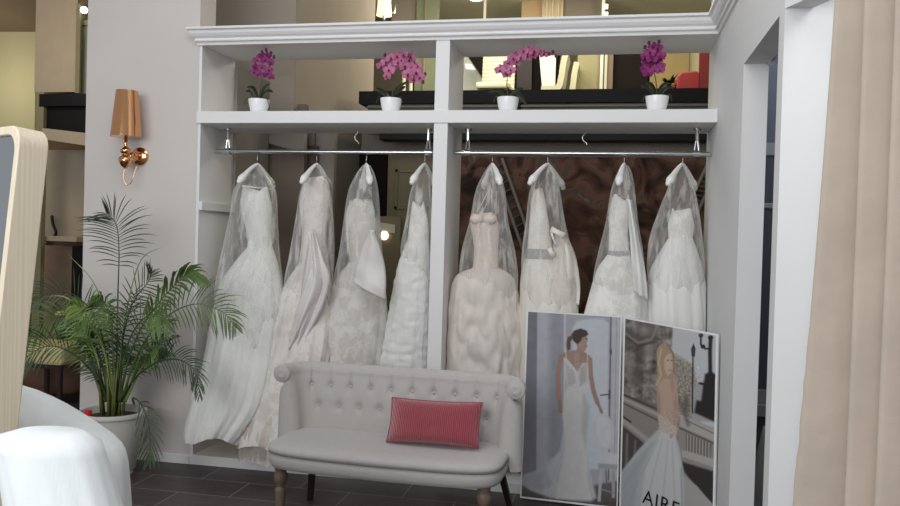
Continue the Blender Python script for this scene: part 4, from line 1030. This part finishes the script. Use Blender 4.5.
# gown
P.poly([(662, 430), (667, 428), (679, 432), (684, 450), (688, 475), (700, 484), (716, 501), (716, 540), (615, 530), (615, 482), (640, 452)], (188, 192, 194), 1)
P.poly([(664, 432), (678, 436), (684, 462), (687, 535), (640, 530), (648, 470)], (206, 208, 208), 1.5)
P.poly([(618, 480), (655, 444), (640, 480), (632, 530), (615, 530)], (166, 172, 174), 2, op=.6)
for a, b_ in (((660, 440), (622, 492)), ((662, 440), (630, 505)), ((666, 440), (645, 520)), ((672, 440), (664, 525)), ((676, 442), (680, 525))): P.line([a, b_], 1.2, (164, 168, 170), .9, op=.5)
P.line([(685, 468), (687, 533)], 1, (140, 136, 132), .8, op=.6)
P.poly([(688, 474), (701, 484), (715, 500), (715, 540), (689, 540)], (178, 174, 168), 1)
# figure
sk = (204, 166, 142)
P.poly([(661, 384), (666, 378), (673, 379), (680, 384), (682, 400), (682, 420), (680, 434), (664, 430), (661, 412), (660, 396)], sk, .8)
P.poly([(661, 384), (664, 400), (664, 428), (660, 410)], (168, 128, 106), 1.2, op=.6)
P.line([(676, 384), (679, 398), (680, 412), (679, 424)], 4.2, (190, 148, 124), .6); P.line([(680, 412), (678, 430), (675, 437)], 3, (196, 156, 132), .6); P.line([(677, 400), (680, 384), (676, 374)], 3, (200, 160, 136), .7)
P.poly([(661, 414), (668, 418), (676, 424), (682, 428), (681, 436), (663, 431)], (206, 190, 176), 1, op=.8); P.ns([(661, 412), (683, 412), (683, 436), (661, 434)], 50, 1.1, 3)
P.poly([(660, 352), (663, 346), (669, 343), (675, 348), (678, 356), (678, 368), (677, 384), (674, 380), (668, 378), (662, 386), (658, 388), (661, 375)], (182, 152, 118), .8)
P.poly([(668, 360), (671, 355), (675, 354), (677, 360), (677, 368), (675, 374), (671, 377), (668, 370)], (214, 174, 150), .6)
P.line([(671, 361), (672.6, 361)], .7, (70, 54, 46), .3); P.line([(675, 361), (676.4, 361.4)], .7, (70, 54, 46), .3); P.line([(673, 371), (675.4, 371)], .9, (168, 96, 88), .3)
P.line([(665, 350), (662, 364), (665, 376), (660, 386)], 1.8, (214, 190, 152), .7, op=.8); P.line([(671, 346), (677, 354), (678, 372)], 1.2, (150, 120, 90), .6)
P.mesh('print', inner(C2, .020, .018, .008, .010), t, .0012)
# lettering
def at_board(C4, u, v):
    TL, TR, BR, BL = [Vector(c) for c in C4]; return (TL*(1-u)+TR*u)*(1-v)+(BL*(1-u)+BR*u)*v
cv = bpy.data.curves.new('lettering', 'FONT'); cv.body = 'AIRE'; cv.size = .105; cv.extrude = .0004; cv.space_character = 1.12
tmp = bpy.data.objects.new('tmp', cv); COL.objects.link(tmp); dg = bpy.context.evaluated_depsgraph_get(); dg.update()
me = bpy.data.meshes.new_from_object(tmp.evaluated_get(dg)); bpy.data.objects.remove(tmp)
lo = bpy.data.objects.new('lettering', me); COL.objects.link(lo); lo.parent = t
TL, TR, BR, BL = [Vector(c) for c in C2]; ux = (TR-TL).normalized(); uz = (TL-BL).normalized(); un = ux.cross(uz).normalized(); uz = un.cross(ux)
if un.y > 0: un = -un
base = at_board(C2, .262, .925)+un*.003-wloc(t)
me.transform(Matrix((ux, uz, ux.cross(uz))).transposed().to_4x4()); 
for v in me.vertices: v.co += base
me.materials.clear(); me.materials.append(mat('black_lettering', (22, 22, 22), .5))

# ------------------------------------------------------------------ curtain
ct = thing('curtain', 'beige velvet curtain hanging in deep folds at the right edge', 'curtain', (.95, -2.5, 0))
p0 = at(846, 0, -2.02)
def cur(u, v):
    s = u*1.7; z = lerp(3.1, .03, v)
    x = p0.x+.012+s*.36; y = -2.02-s*.93
    ph = 2*PI*(s/.122)+.8*nz(s*2, 0, 4)+.35*math.sin(v*2+s*3)
    A = (.062+.014*nz(s*4, v*1.5, 1))
    tri = math.sin(ph)+.22*math.sin(2*ph+.6)
    x += -.93*A*tri; y += -.36*A*tri
    k = max(0, 1-s/.13)*max(0, v-.25)**1.4*.26      # free edge flares towards the wall
    x -= k*.62; y += k*.30
    if v > .6 : x += .006*nz(s*14, z*22, 2)*(1-min(1, s/.2))
    return (x, y, z)
MB().grid(cur, 260, 70).build('cloth', 'curtain', ct, smooth=True, solid=.004)
MB().tube([(p0.x-.03, -1.95, 3.12), (p0.x+.70, -3.7, 3.12)], .014, 10).build('rod', 'chrome', ct, smooth=True)
# side room: spot lamp and a pale hanging fabric
s0 = at(775, 62, -.9)
sp = thing('spot_lamp', 'small grey spot lamp high inside the doorway on the right', 'lamp', (s0.x, s0.y, s0.z))
MB().lathe(s0+Vector((-.0, 0, .02)), [(.0, -.045), (.022, -.04), (.026, 0), (.030, .03), (.022, .028), (0, .02)], 18, (-.6, -.5, -.35)).build('head', 'frameg', sp, smooth=True)
MB().tube([s0+Vector((.09, .03, .03)), s0+Vector((.03, .01, .045)), s0+Vector((0, 0, .02))], .008, 8).build('arm', 'frameg', sp, smooth=True)
mb = MB().tube(catmull([s0+Vector((-.01, 0, .04)), s0+Vector((-.03, -.01, .06)), s0+Vector((-.04, -.02, .05))], 8), .004, 6).build('wire', 'gap', sp, smooth=True)
q = MB(); q.grid(lambda u, v: (.80+.25*u-.10*v*(1-u)+.02*math.sin(u*18), -.3+.03*math.cos(u*18), lerp(.55, 0.01, v)), 30, 12)
tag(q.build('hanging_fabric', 'mint', None, smooth=True, solid=.004), 'pale fabric glimpsed low through the doorway on the right', 'fabric')

# ------------------------------------------------------------------ leaning mirror in an ash frame
th_ = math.radians(5.0)
W = Vector((-.90, .44, 0)).normalized(); D_ = Vector((.44, .90, 0)).normalized()
UL = (Vector((0, 0, 1))*math.cos(th_)+D_*math.sin(th_)); N_ = (D_*math.cos(th_)-Vector((0, 0, 1))*math.sin(th_))
TR = at(21, 124, -2.88); hm = (TR.z-.012)/UL.z; wm = .62; tk = .074
ms = thing('standing_mirror', 'leaning mirror in a thick pale ash frame with rounded corners, cut by the left edge', 'mirror', (TR.x-.2, TR.y-.1, 0))
def rrect(w, h, r, n=8):
    pts = []
    for cx, cy_, a0 in ((w-r, h-r, 0), (r, h-r, PI/2), (r, r, PI), (w-r, r, 3*PI/2)):
        for k in range(n+1): a = a0+PI/2*k/n; pts.append((cx+r*math.cos(a), cy_+r*math.sin(a)))
    return pts
O3 = TR-UL*hm
def to3(a, b, d): return O3+W*(wm-a)*1.0+UL*b+N_*d     # a measured from the far left edge
outer = rrect(wm, hm, .055); inn = [(min(max(a, 0), wm)*(wm-.044)/wm+.022, b*(hm-.044)/hm+.022) for a, b in rrect(wm, hm, .05)]
mb = MB(); n = len(outer)
vs = [to3(a, b, 0) for a, b in outer]+[to3(a, b, 0) for a, b in inn]+[to3(a, b, .02) for a, b in inn]+[to3(a, b, tk) for a, b in outer]
fs = []
for i in range(n):
    j = (i+1) % n; fs += [(i, j, n+j, n+i), (n+i, n+j, 2*n+j, 2*n+i), (i, 3*n+i, 3*n+j, j)]
fs.append(tuple(range(3*n, 4*n)))
mb.add(vs, fs); mb.build('frame', 'ash', ms, smooth=True, auto=40, bevel=.003)
MB().add([to3(a, b, .012) for a, b in inn], [tuple(range(n))]).build('glass', 'mirror', ms)

# ------------------------------------------------------------------ white tulle in the foreground
tu = thing('tulle_gown', 'bright white tulle heaped in the foreground at the lower left', 'gown', (-1.3, -2.8, 0))
garment([(383, 6, 14), (387, -6, 27), (394, -14, 44), (403, -16, 62), (414, -18, 80), (427, -20, 99), (438, -20, 113), (450, -20, 120), (470, -20, 123), (560, -20, 128), (690, -20, 138), (700, -20, 138)], y0=-2.45, ry=.20, ratio=.6, folds=7, amp=.06, seed=21, cap=True, ampz=lambda v: .3+.7*v).build('upper_layer', 'tulle', tu, smooth=True)
garment([(431, 20, 82), (432, 4, 90), (436, -6, 96), (448, -2, 101), (470, 3, 108), (506, 10, 119), (600, 18, 148), (760, 20, 166), (860, 22, 176)], y0=-3.12, ry=.11, ratio=.6, folds=9, amp=.055, seed=22, cap=True, ampz=lambda v: .15+.85*min(1, v*3)).build('front_layer', 'tulle', tu, smooth=True)

# ------------------------------------------------------------------ room seen left of the pier
struct('wall_left_room', MB().box((-8, 2.5, 0), (-4.0, 2.6, 4.45)), 'brownw')
yl = MB().box((at(-30, 60, 2.44).x, 2.44, at(30, 140, 2.44).z-1.2), (at(36, 60, 2.44).x, 2.49, 4.25)); struct('wall_yellow', yl, 'wally')
mb = MB(); a = at(35, 39, 2.44)
mb.add([(-8, -.5, 4.1), (-3.37, -.5, 4.1), (-3.37, 2.49, a.z), (-8, 2.49, a.z+.12), (-8, -.5, 4.28), (-3.37, -.5, 4.28), (-3.37, 2.49, 4.28), (-8, 2.49, 4.28)], [(0,3,2,1),(4,5,6,7),(0,1,5,4),(1,2,6,5),(2,3,7,6),(3,0,4,7)])
struct('ceiling_left_room', mb, 'soffit')
def px_box(name, x0, y0, x1, y1, yd, th, m, par=None, z0=None, **k):
    A, B = at(x0, y0, yd), at(x1, y1, yd)
    if z0 is not None: B.z = z0
    return MB().box((A.x, yd, A.z), (B.x, yd+th, B.z)).build(name, m, par, **k)
wc = thing('wall_cabinet', 'tall cream wall cabinet high up left of the pier', 'cabinet', tuple(at(56, 93, 1.6)))
px_box('body', 36, -6, 76, 92, 1.6, .4, 'cream', wc, bevel=.004); px_box('edge', 76.5, 4, 79, 93, 1.58, .02, 'olive', wc); px_box('hinge', 77, 8, 79, 14, 1.57, .02, 'chrome', wc)
g = thing('glass_cabinet', 'greenish lit glass cabinet between the cream cabinet and the pier', 'cabinet', tuple(at(83, 95, 1.66)))
px_box('glass_door', 80, 24, 92, 94, 1.66, .02, 'glassdoor', g); px_box('top_rail', 80, 20, 92, 25, 1.64, .02, 'olive', g)
tag(MB().sphere(at(84, 10, 1.55), .03, 12).build('ceiling_lamp', 'bulb', None, smooth=True), 'small bright bulb high beside the pier, upper left', 'lamp')
bd = thing('black_counter', 'black slab and box below the cream cabinet, left of the pier', 'counter', tuple(at(64, 133, 1.45)))
px_box('top', 39, 94, 95, 106, 1.45, .45, 'black', bd, bevel=.004); px_box('body', 44, 106, 95, 134, 1.5, .4, 'black', bd)
mb = MB(); A, B, C_, E_ = at(37, 96, 1.44), at(37, 134, 1.44), at(95, 146, 1.3), at(95, 134, 1.3)
mb.add([at(42, 128, 1.44), at(95, 134, 1.30), at(95, 147, 1.30), at(42, 139, 1.44), at(42, 128, 1.445), at(95, 134, 1.445), at(95, 147, 1.445), at(42, 139, 1.445)], [(0,3,2,1),(4,5,6,7),(0,1,5,4),(1,2,6,5),(2,3,7,6),(3,0,4,7)])
tag(mb.build('beam', 'cream', None), 'cream beam carrying the black counter, left of the pier', 'beam')
tag(px_box('post', 36, 92, 43, 140, 1.46, .05, 'olive', z0=0), 'short olive post under the cream cabinet', 'post')
cb = thing('hanging_cabinet', 'tan cabinet with an open lower flap, left of the palm', 'cabinet', tuple(at(65, 245, 1.9)))
px_box('body', 46, 150, 90, 238, 1.9, .4, 'cream', cb, bevel=.005)
A, B = at(42, 243, 1.8), at(82, 238, 1.95)
MB().box((at(50, 240, 1.6).x, 1.55, at(50, 241, 1.6).z), (at(80, 240, 1.6).x, 1.9, at(50, 236, 1.6).z)).build('flap', 'cream', cb, bevel=.004)
MB().tube(catmull([at(52, 216, 1.85), at(53, 224, 1.82), at(56, 232, 1.82), at(54, 238, 1.85)], 10), .014, 8).build('handle', 'brown', cb, smooth=True)
v = thing('vent_grille', 'small pale grille with dark slots beside the tan cabinet', 'vent', tuple(at(37, 244, 2.3)))
px_box('plate', 33, 228, 45, 244, 2.3, .02, 'cream', v)
for i in range(5): px_box('slot', 33.5, 229+i*3, 44, 230.6+i*3, 2.29, .012, 'gap', v)
tc = thing('tall_cabinet', 'dark tan tall cabinet standing behind the palm fronds', 'cabinet', tuple(at(55, 345, 2.0)))
px_box('body', 34, 245, 71, 352, 2.0, .4, mat('tan_panel', (136, 112, 88), .6, var=.05), tc, z0=0, bevel=.004); px_box('door', 47, 247, 70, 350, 1.98, .02, mat('tan_door', (128, 104, 82), .6, var=.05), tc, bevel=.003)
tag(px_box('appliance', 72, 246, 96, 275, 1.95, .4, 'black', z0=0, bevel=.006), 'tall black box appliance next to the pier edge above the palm', 'appliance')
tb = thing('side_table', 'small table with a pale lit top behind the palm', 'table', (at(75, 312, 1.65).x, 1.75, 0))
c = at(75, 312, 1.65); MB().box((c.x-.18, 1.62, c.z-.035), (c.x+.25, 1.92, c.z)).build('top', 'stool', tb, bevel=.005)
MB().box((c.x-.15, 1.66, 0), (c.x+.22, 1.9, c.z-.035)).build('body', 'brown', tb)
st = thing('bench_seat', 'mustard cream upholstered bench on dark legs behind the palm', 'seat', (at(38, 368, .8).x, .8, 0))
a, b = at(13, 344, .75), at(64, 366, .75)
MB().box((a.x-.1, .72, b.z), (b.x, 1.15, a.z)).build('seat', 'stool', st, bevel=.03)
for x in (a.x+.03, b.x-.04):
    for y in (.76, 1.1): MB().box((x-.015, y-.015, 0), (x+.015, y+.015, b.z)).build('leg', 'brown', st)
MB().box((a.x, .75, b.z-.03), (b.x-.02, .77, b.z)).build('rail', 'brown', st)
ch = thing('armchair', 'brown rounded chair low behind the bench and palm', 'chair', (at(50, 400, 1.2).x, 1.35, 0))
c = at(52, 395, 1.35)
MB().sphere((c.x, 1.4, .27), .34, 20, (1, .6, .75)).build('back', mat('brown_upholstery', (118, 88, 70), .8, var=.06), ch, smooth=True)
MB().box((c.x-.2, 1.2, 0), (c.x+.2, 1.5, .08)).build('base', 'brown', ch)
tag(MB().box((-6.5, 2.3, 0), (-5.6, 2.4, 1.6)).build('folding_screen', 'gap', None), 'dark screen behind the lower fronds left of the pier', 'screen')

# ------------------------------------------------------------------ upstairs behind the shelf
def up_box(name, x0, y0, x1, y1, yd, th, m, label=None, cat=None, par=None, kind=None, **k):
    o = px_box(name, x0, y0, x1, y1, yd, th, m, par, **k)
    if kind: o['kind'] = kind
    if label: tag(o, label, cat)
    return o
def dining_chair(px0, px1, ytop, yd, label, side=False, m='leather'):
    zb = ZM1; a, b = at(px0, ytop, yd), at(px1, ytop, yd); w = b.x-a.x; zt = a.z; t = thing('dining_chair', label, 'chair', ((a.x+b.x)/2, yd, zb), 'cream leather chairs on the mezzanine')
    n = 10
    if not side:
        mb = MB()
        def f(u, v, s): return (lerp(a.x, b.x, u), yd+s*(.02+.012*abs(math.sin(v*n*PI)))-.03*math.sin(u*PI)+.05*(1-v), lerp(zt, zb+.40, v))
        mb.grid(lambda u, v: f(u, v, -1), 10, 60); mb.grid(lambda u, v: f(u, v, 1), 10, 60); mb.build('backrest', m, t, smooth=True)
        MB().box((a.x, yd-.42, zb+.38), (b.x, yd+.04, zb+.45)).build('seat', m, t, bevel=.02)
        for x in (a.x+.04, b.x-.04):
            for y in (yd-.38, yd): MB().tube([(x, y, zb), (x, y, zb+.4)], .012, 8).build('leg', 'chrome', t)
    else:
        pts = catmull([(a.x+w*.75, yd, zt), (a.x+w*.55, yd, lerp(zt, zb+.4, .3)), (a.x+w*.4, yd, lerp(zt, zb+.4, .7)), (a.x+w*.1, yd, zb+.42), (a.x-w*1.2, yd, zb+.41)], 30)
        mb = MB(); vs = []
        for i, p in enumerate(pts):
            t_ = (pts[min(i+1, 29)]-pts[max(i-1, 0)]).normalized(); nn = Vector((-t_.z, 0, t_.x))*(.028+.006*abs(math.sin(i*1.3)))
            vs += [p-nn+Vector((0, -.2, 0)), p+nn+Vector((0, -.2, 0)), p+nn+Vector((0, .2, 0)), p-nn+Vector((0, .2, 0))]
        mb.add(vs, [(4*i+k, 4*i+(k+1)%4, 4*i+4+(k+1)%4, 4*i+4+k) for i in range(29) for k in range(4)]+[(0, 1, 2, 3), (119, 118, 117, 116)])
        mb.build('seat_shell', m, t, smooth=True, auto=50)
        for x in (a.x+w*.1, a.x-w*1.1):
            for y in (yd-.17, yd+.17): MB().tube([(x, y, zb), (x, y, zb+.4)], .012, 8).build('leg', 'chrome', t)
    return t

# far wall pieces
U = up_box
U('wall_mezzanine_dark', 366, 20, 417, 100, 5.0, .05, mat('grey_brown_panel', (92, 82, 70), .7, var=.05), kind='structure')
U('wall_mezzanine_beige', 392, -10, 424, 40, 4.95, .04, 'wallb', kind='structure')
gp = U('glass_partition', 417, -10, 437, 100, 4.9, .02, 'glassdoor', 'pale green glass partition upstairs left of the divider', 'partition')
MB().box((at(424, 40, 4.88).x, 4.87, ZM1), (at(425, 40, 4.88).x+.012, 4.9, 4.44)).build('glass_edge', 'wallo', gp)
lt = thing('wall_light', 'glowing white lampshade upstairs above the cornice', 'lamp', tuple(at(384, 16, 3.0)))
c0, c1 = at(384, 15.5, 3.0), at(384, -6, 3.0); r = at(391, 16, 3.0).x-c0.x
MB().lathe(c0, [(r*1.05, 0), (r*.82, c1.z-c0.z), (r*.78, c1.z-c0.z), (r, 0), (r*1.05, 0)], 32).build('shade', 'lampw', lt, smooth=True, auto=40)
MB().tube([c0+Vector((r*.7, .05, .02)), c0+Vector((r*1.15, .08, .05)), c0+Vector((r*1.15, .1, .13))], .012, 8).build('arm', 'chrome', lt, smooth=True)
MB().tube([c0+Vector((0, 0, -.1)), c0+Vector((0, 0, .1))], .012, 8).build('stem', 'chrome', lt, smooth=True)
cn = thing('candle_stand', 'two tall thin white candles upstairs behind the arching pink orchid', 'candle', tuple(at(404, 90, 4.2)))
for x, y0 in ((404, 75), (411, 70)): A, B = at(x, y0, 4.2), at(x, 95, 4.2); B.z = ZM1; MB().tube([B, A], .022, 10).build('stick', 'leather', cn, smooth=True)
dl = MB().lathe(tuple(at(476, 1, 5.1)), [(0, 0), (.075, 0), (.085, .015), (.085, .02)], 24).build('downlight', 'bulb', None, smooth=False)
dl.location.z = 4.435; tag(dl, 'round lit downlight in the upstairs ceiling, cut by the top edge', 'downlight')
# sloping dark stair wall and backlit windows
def poly_y(name, pts, y, th, m, label=None, cat=None, kind=None, **k):
    w = [at(px, py, y) for px, py in pts]; o = MB().prism([(p.x, ZM1 if q[1] > 91 else p.z) for p, q in zip(w, pts)], y, y+th).build(name, m, None, **k)
    if kind: o['kind'] = kind
    if label: tag(o, label, cat)
    return o
poly_y('window_light', [(463, 56), (469, 56), (484, 82), (484, 94), (463, 94)], 5.2, .03, mat('grey_lit_wall', (196, 198, 186), .7), 'pale grey wall patch upstairs right of the divider', 'panel')
poly_y('strip_lamp', [(465, 64), (471, 64), (475, 69), (466, 68.5)], 5.16, .04, 'blind', 'short bright strip lamp upstairs right of the divider', 'lamp')
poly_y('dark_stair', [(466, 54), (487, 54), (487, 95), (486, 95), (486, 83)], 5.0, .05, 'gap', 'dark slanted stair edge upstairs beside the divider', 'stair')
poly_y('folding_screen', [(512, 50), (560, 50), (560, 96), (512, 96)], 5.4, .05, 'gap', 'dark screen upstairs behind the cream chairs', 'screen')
poly_y('wardrobe', [(517, 58), (532, 58), (532, 92), (517, 92)], 5.3, .05, 'brown', 'dark grey brown wardrobe upstairs behind the arching orchid', 'wardrobe')
poly_y('lit_window', [(539, 52), (556, 52), (555, 94), (548, 94)], 5.2, .03, mat('pale_lit_panel', (222, 224, 212), .5, emit=(230, 235, 220), estr=.25), 'bright slanted window upstairs beside the white chairs', 'window')
dining_chair(483, 515, 55, 4.2, 'cream chair with horizontal ribs, its back to us, right of the divider upstairs')
dining_chair(558, 570, 57, 4.2, 'cream chair in profile upstairs, left of the pair', True)
dining_chair(570, 580, 66, 4.8, 'cream chair in profile upstairs, lower right of the pair', True)
U('wall_mezzanine_olive', 578, 50, 602, 100, 5.0, .05, 'wallo', kind='structure')
d3 = U('door_3', 612, 46, 649, 100, 5.0, .05, 'gap', kind='structure'); 
tf = MB(); A, B = at(600, 46, 4.95), at(612, 100, 4.95); tf.box((A.x, 4.93, ZM1), (B.x, 5.0, A.z)); A = at(606, 50, 4.92); tf.box((A.x-.01, 4.9, ZM1), (A.x+.02, 4.93, A.z), 1)
struct('trim_5', tf, [mat('brown_door_frame', (124, 104, 84), .5), 'leather'])
U('wall_ochre', 649, 46, 688, 100, 5.0, .05, 'ochre', kind='structure')
U('wall_cream', 688, 46, 712, 100, 5.05, .05, 'wally', kind='structure')
rc_ = thing('red_chair', 'red upholstered chair upstairs near the right wall', 'chair', (at(689, 90, 3.6).x, 3.6, ZM1))
pts = [(675, 100), (678, 76), (681, 72), (697, 70.5), (700, 74), (700, 100)]
w = [at(px, py, 3.6) for px, py in pts]; MB().prism([(p.x, p.z) for p in w], 3.6, 3.66).build('backrest', 'redcloth', rc_, bevel=.015)
a = at(676, 95, 3.6); MB().box((w[0].x, 3.64, ZM1+.36), (w[-1].x, 4.05, ZM1+.43)).build('seat', 'redcloth', rc_, bevel=.015)
for x in (w[0].x+.03, w[-1].x-.03):
    for y in (3.68, 4.0): MB().box((x-.015, y-.015, ZM1), (x+.015, y+.015, ZM1+.37)).build('leg', 'brown', rc_)
U('red_curtain', 700, 50, 711, 100, 4.3, .06, mat('dark_red_cloth', (100, 24, 24), .8), 'dark red hanging cloth upstairs against the right wall', 'curtain')
pl = thing('potted_plant', 'small dark plant upstairs between the magenta orchid and the red chair', 'plant', (at(670, 92, 4.4).x, 4.4, ZM1))
mb = MB(); r = random.Random(9); c = at(670, 84, 4.4)
for i in range(40):
    d = Vector((r.uniform(-1, 1), r.uniform(-1, 1), r.uniform(-.3, 1))).normalized()*r.uniform(.05, .15); s_ = d.cross(Vector((0, 0, 1))).normalized()*.018
    mb.add([c, c+d*.5+s_, c+d, c+d*.5-s_], [(0, 1, 2, 3)])
mb.build('leaves', 'orleaf', pl); MB().lathe((c.x, 4.4, ZM1), [(.06, 0), (.09, c.z-ZM1-.05), (.0, c.z-ZM1-.05)], 16).build('pot', 'brown', pl, smooth=True)
MB().tube([(c.x, 4.4, c.z-.06), (c.x, 4.4, c.z+.02)], .012, 6).build('stem', 'stem', pl)
# above the cornice
tag(px_box('wooden_panel', 522, -6, 545, 40, 5.3, .04, mat('ash_panel', (190, 160, 118), .5, var=.04)), 'tan wooden panel upstairs above the cornice', 'panel')
mb = MB(); A, B = at(543, -6, 5.2), at(562, 45, 5.2)
mb.grid(lambda u, v: (lerp(A.x, B.x, u)+(1-u)*v*.0, 5.2+.03*math.sin(u*22), lerp(A.z, B.z, v)), 50, 4)
tag(mb.build('cream_curtain', 'curtc', None, smooth=True, solid=.004), 'cream curtain upstairs above the cornice, next to the wooden panel', 'curtain')
tag(px_box('grey_door', 563, -6, 602, 40, 5.25, .04, mat('grey_taupe_panel', (132, 120, 106), .6)), 'grey taupe door leaf upstairs above the cornice', 'panel')
ge = thing('glass_door', 'thin edge of a glass door with hinges upstairs above the cornice', 'door', tuple(at(603, 40, 4.9)))
px_box('edge', 602.3, -6, 604, 40, 4.9, .02, mat('pale_glass_edge', (220, 220, 205), .3), ge, z0=ZM1)
for y in (4, 12): px_box('hinge', 604, y, 608, y+5, 4.88, .03, 'chrome', ge)
tag(px_box('glass_rail', 484, -6, 485.2, 40, 4.6, .02, 'wallb'), 'thin vertical glass joint upstairs above the cornice', 'rail')

# ------------------------------------------------------------------ light
def area(name, loc, look, size, power, rgb, sy_=None):
    l = bpy.data.lights.new(name, 'AREA'); l.energy = power; l.color = rgb; l.size = size
    if sy_: l.shape = 'RECTANGLE'; l.size_y = sy_
    o = bpy.data.objects.new(name, l); COL.objects.link(o); o.location = loc
    o.rotation_euler = (Vector(look)-Vector(loc)).to_track_quat('-Z', 'Y').to_euler(); return o
def point(name, loc, power, rgb, rad=.15):
    l = bpy.data.lights.new(name, 'POINT'); l.energy = power; l.color = rgb; l.shadow_soft_size = rad
    o = bpy.data.objects.new(name, l); COL.objects.link(o); o.location = loc; return o
area('shop_window_light', (-2.0, -6.0, 2.4), (-.6, 0, 1.2), 4.0, 152, (.965, .985, 1), 2.2)
area('ceiling_light', (-1.0, -2.6, 4.2), (-1.0, -1.2, 0), 2.6, 40, (.98, .98, 1), 1.2)
area('cubicle_light', (1.7, -2.9, 2.9), (.7, -1.8, 1.2), .6, 20, (.95, .97, 1))
area('mezzanine_light', (-.8, 3.6, 4.38), (-.8, 3.9, 0), 1.6, 40, (1, .95, .80))
point('mezzanine_fill', (-1.6, 3.3, 3.7), 42, (1, .95, .80), .2)  # pair of unseen fill points, added to brighten the mezzanine ceiling
point('mezzanine_fill', (.4, 3.2, 3.8), 42, (1, .95, .80), .2)
point('left_room_light', (-4.6, .6, 3.0), 19, (1, .90, .74))
point('left_room_fill', (-5.9, 1.9, 2.9), 8, (1, .93, .78))  # unseen fill added to lift the yellow wall out of the ceiling's shadow
point('side_room_light', (1.5, -.2, 3.0), 26, (.85, .92, 1))
w = bpy.data.worlds.new('world'); S.world = w; w.use_nodes = True
w.node_tree.nodes['Background'].inputs[0].default_value = (.92, .96, 1, 1); w.node_tree.nodes['Background'].inputs[1].default_value = .36
S.view_settings.view_transform = 'Standard'; S.view_settings.look = 'None'; S.view_settings.exposure = 0; S.view_settings.gamma = 1; S.view_settings.use_curve_mapping = False
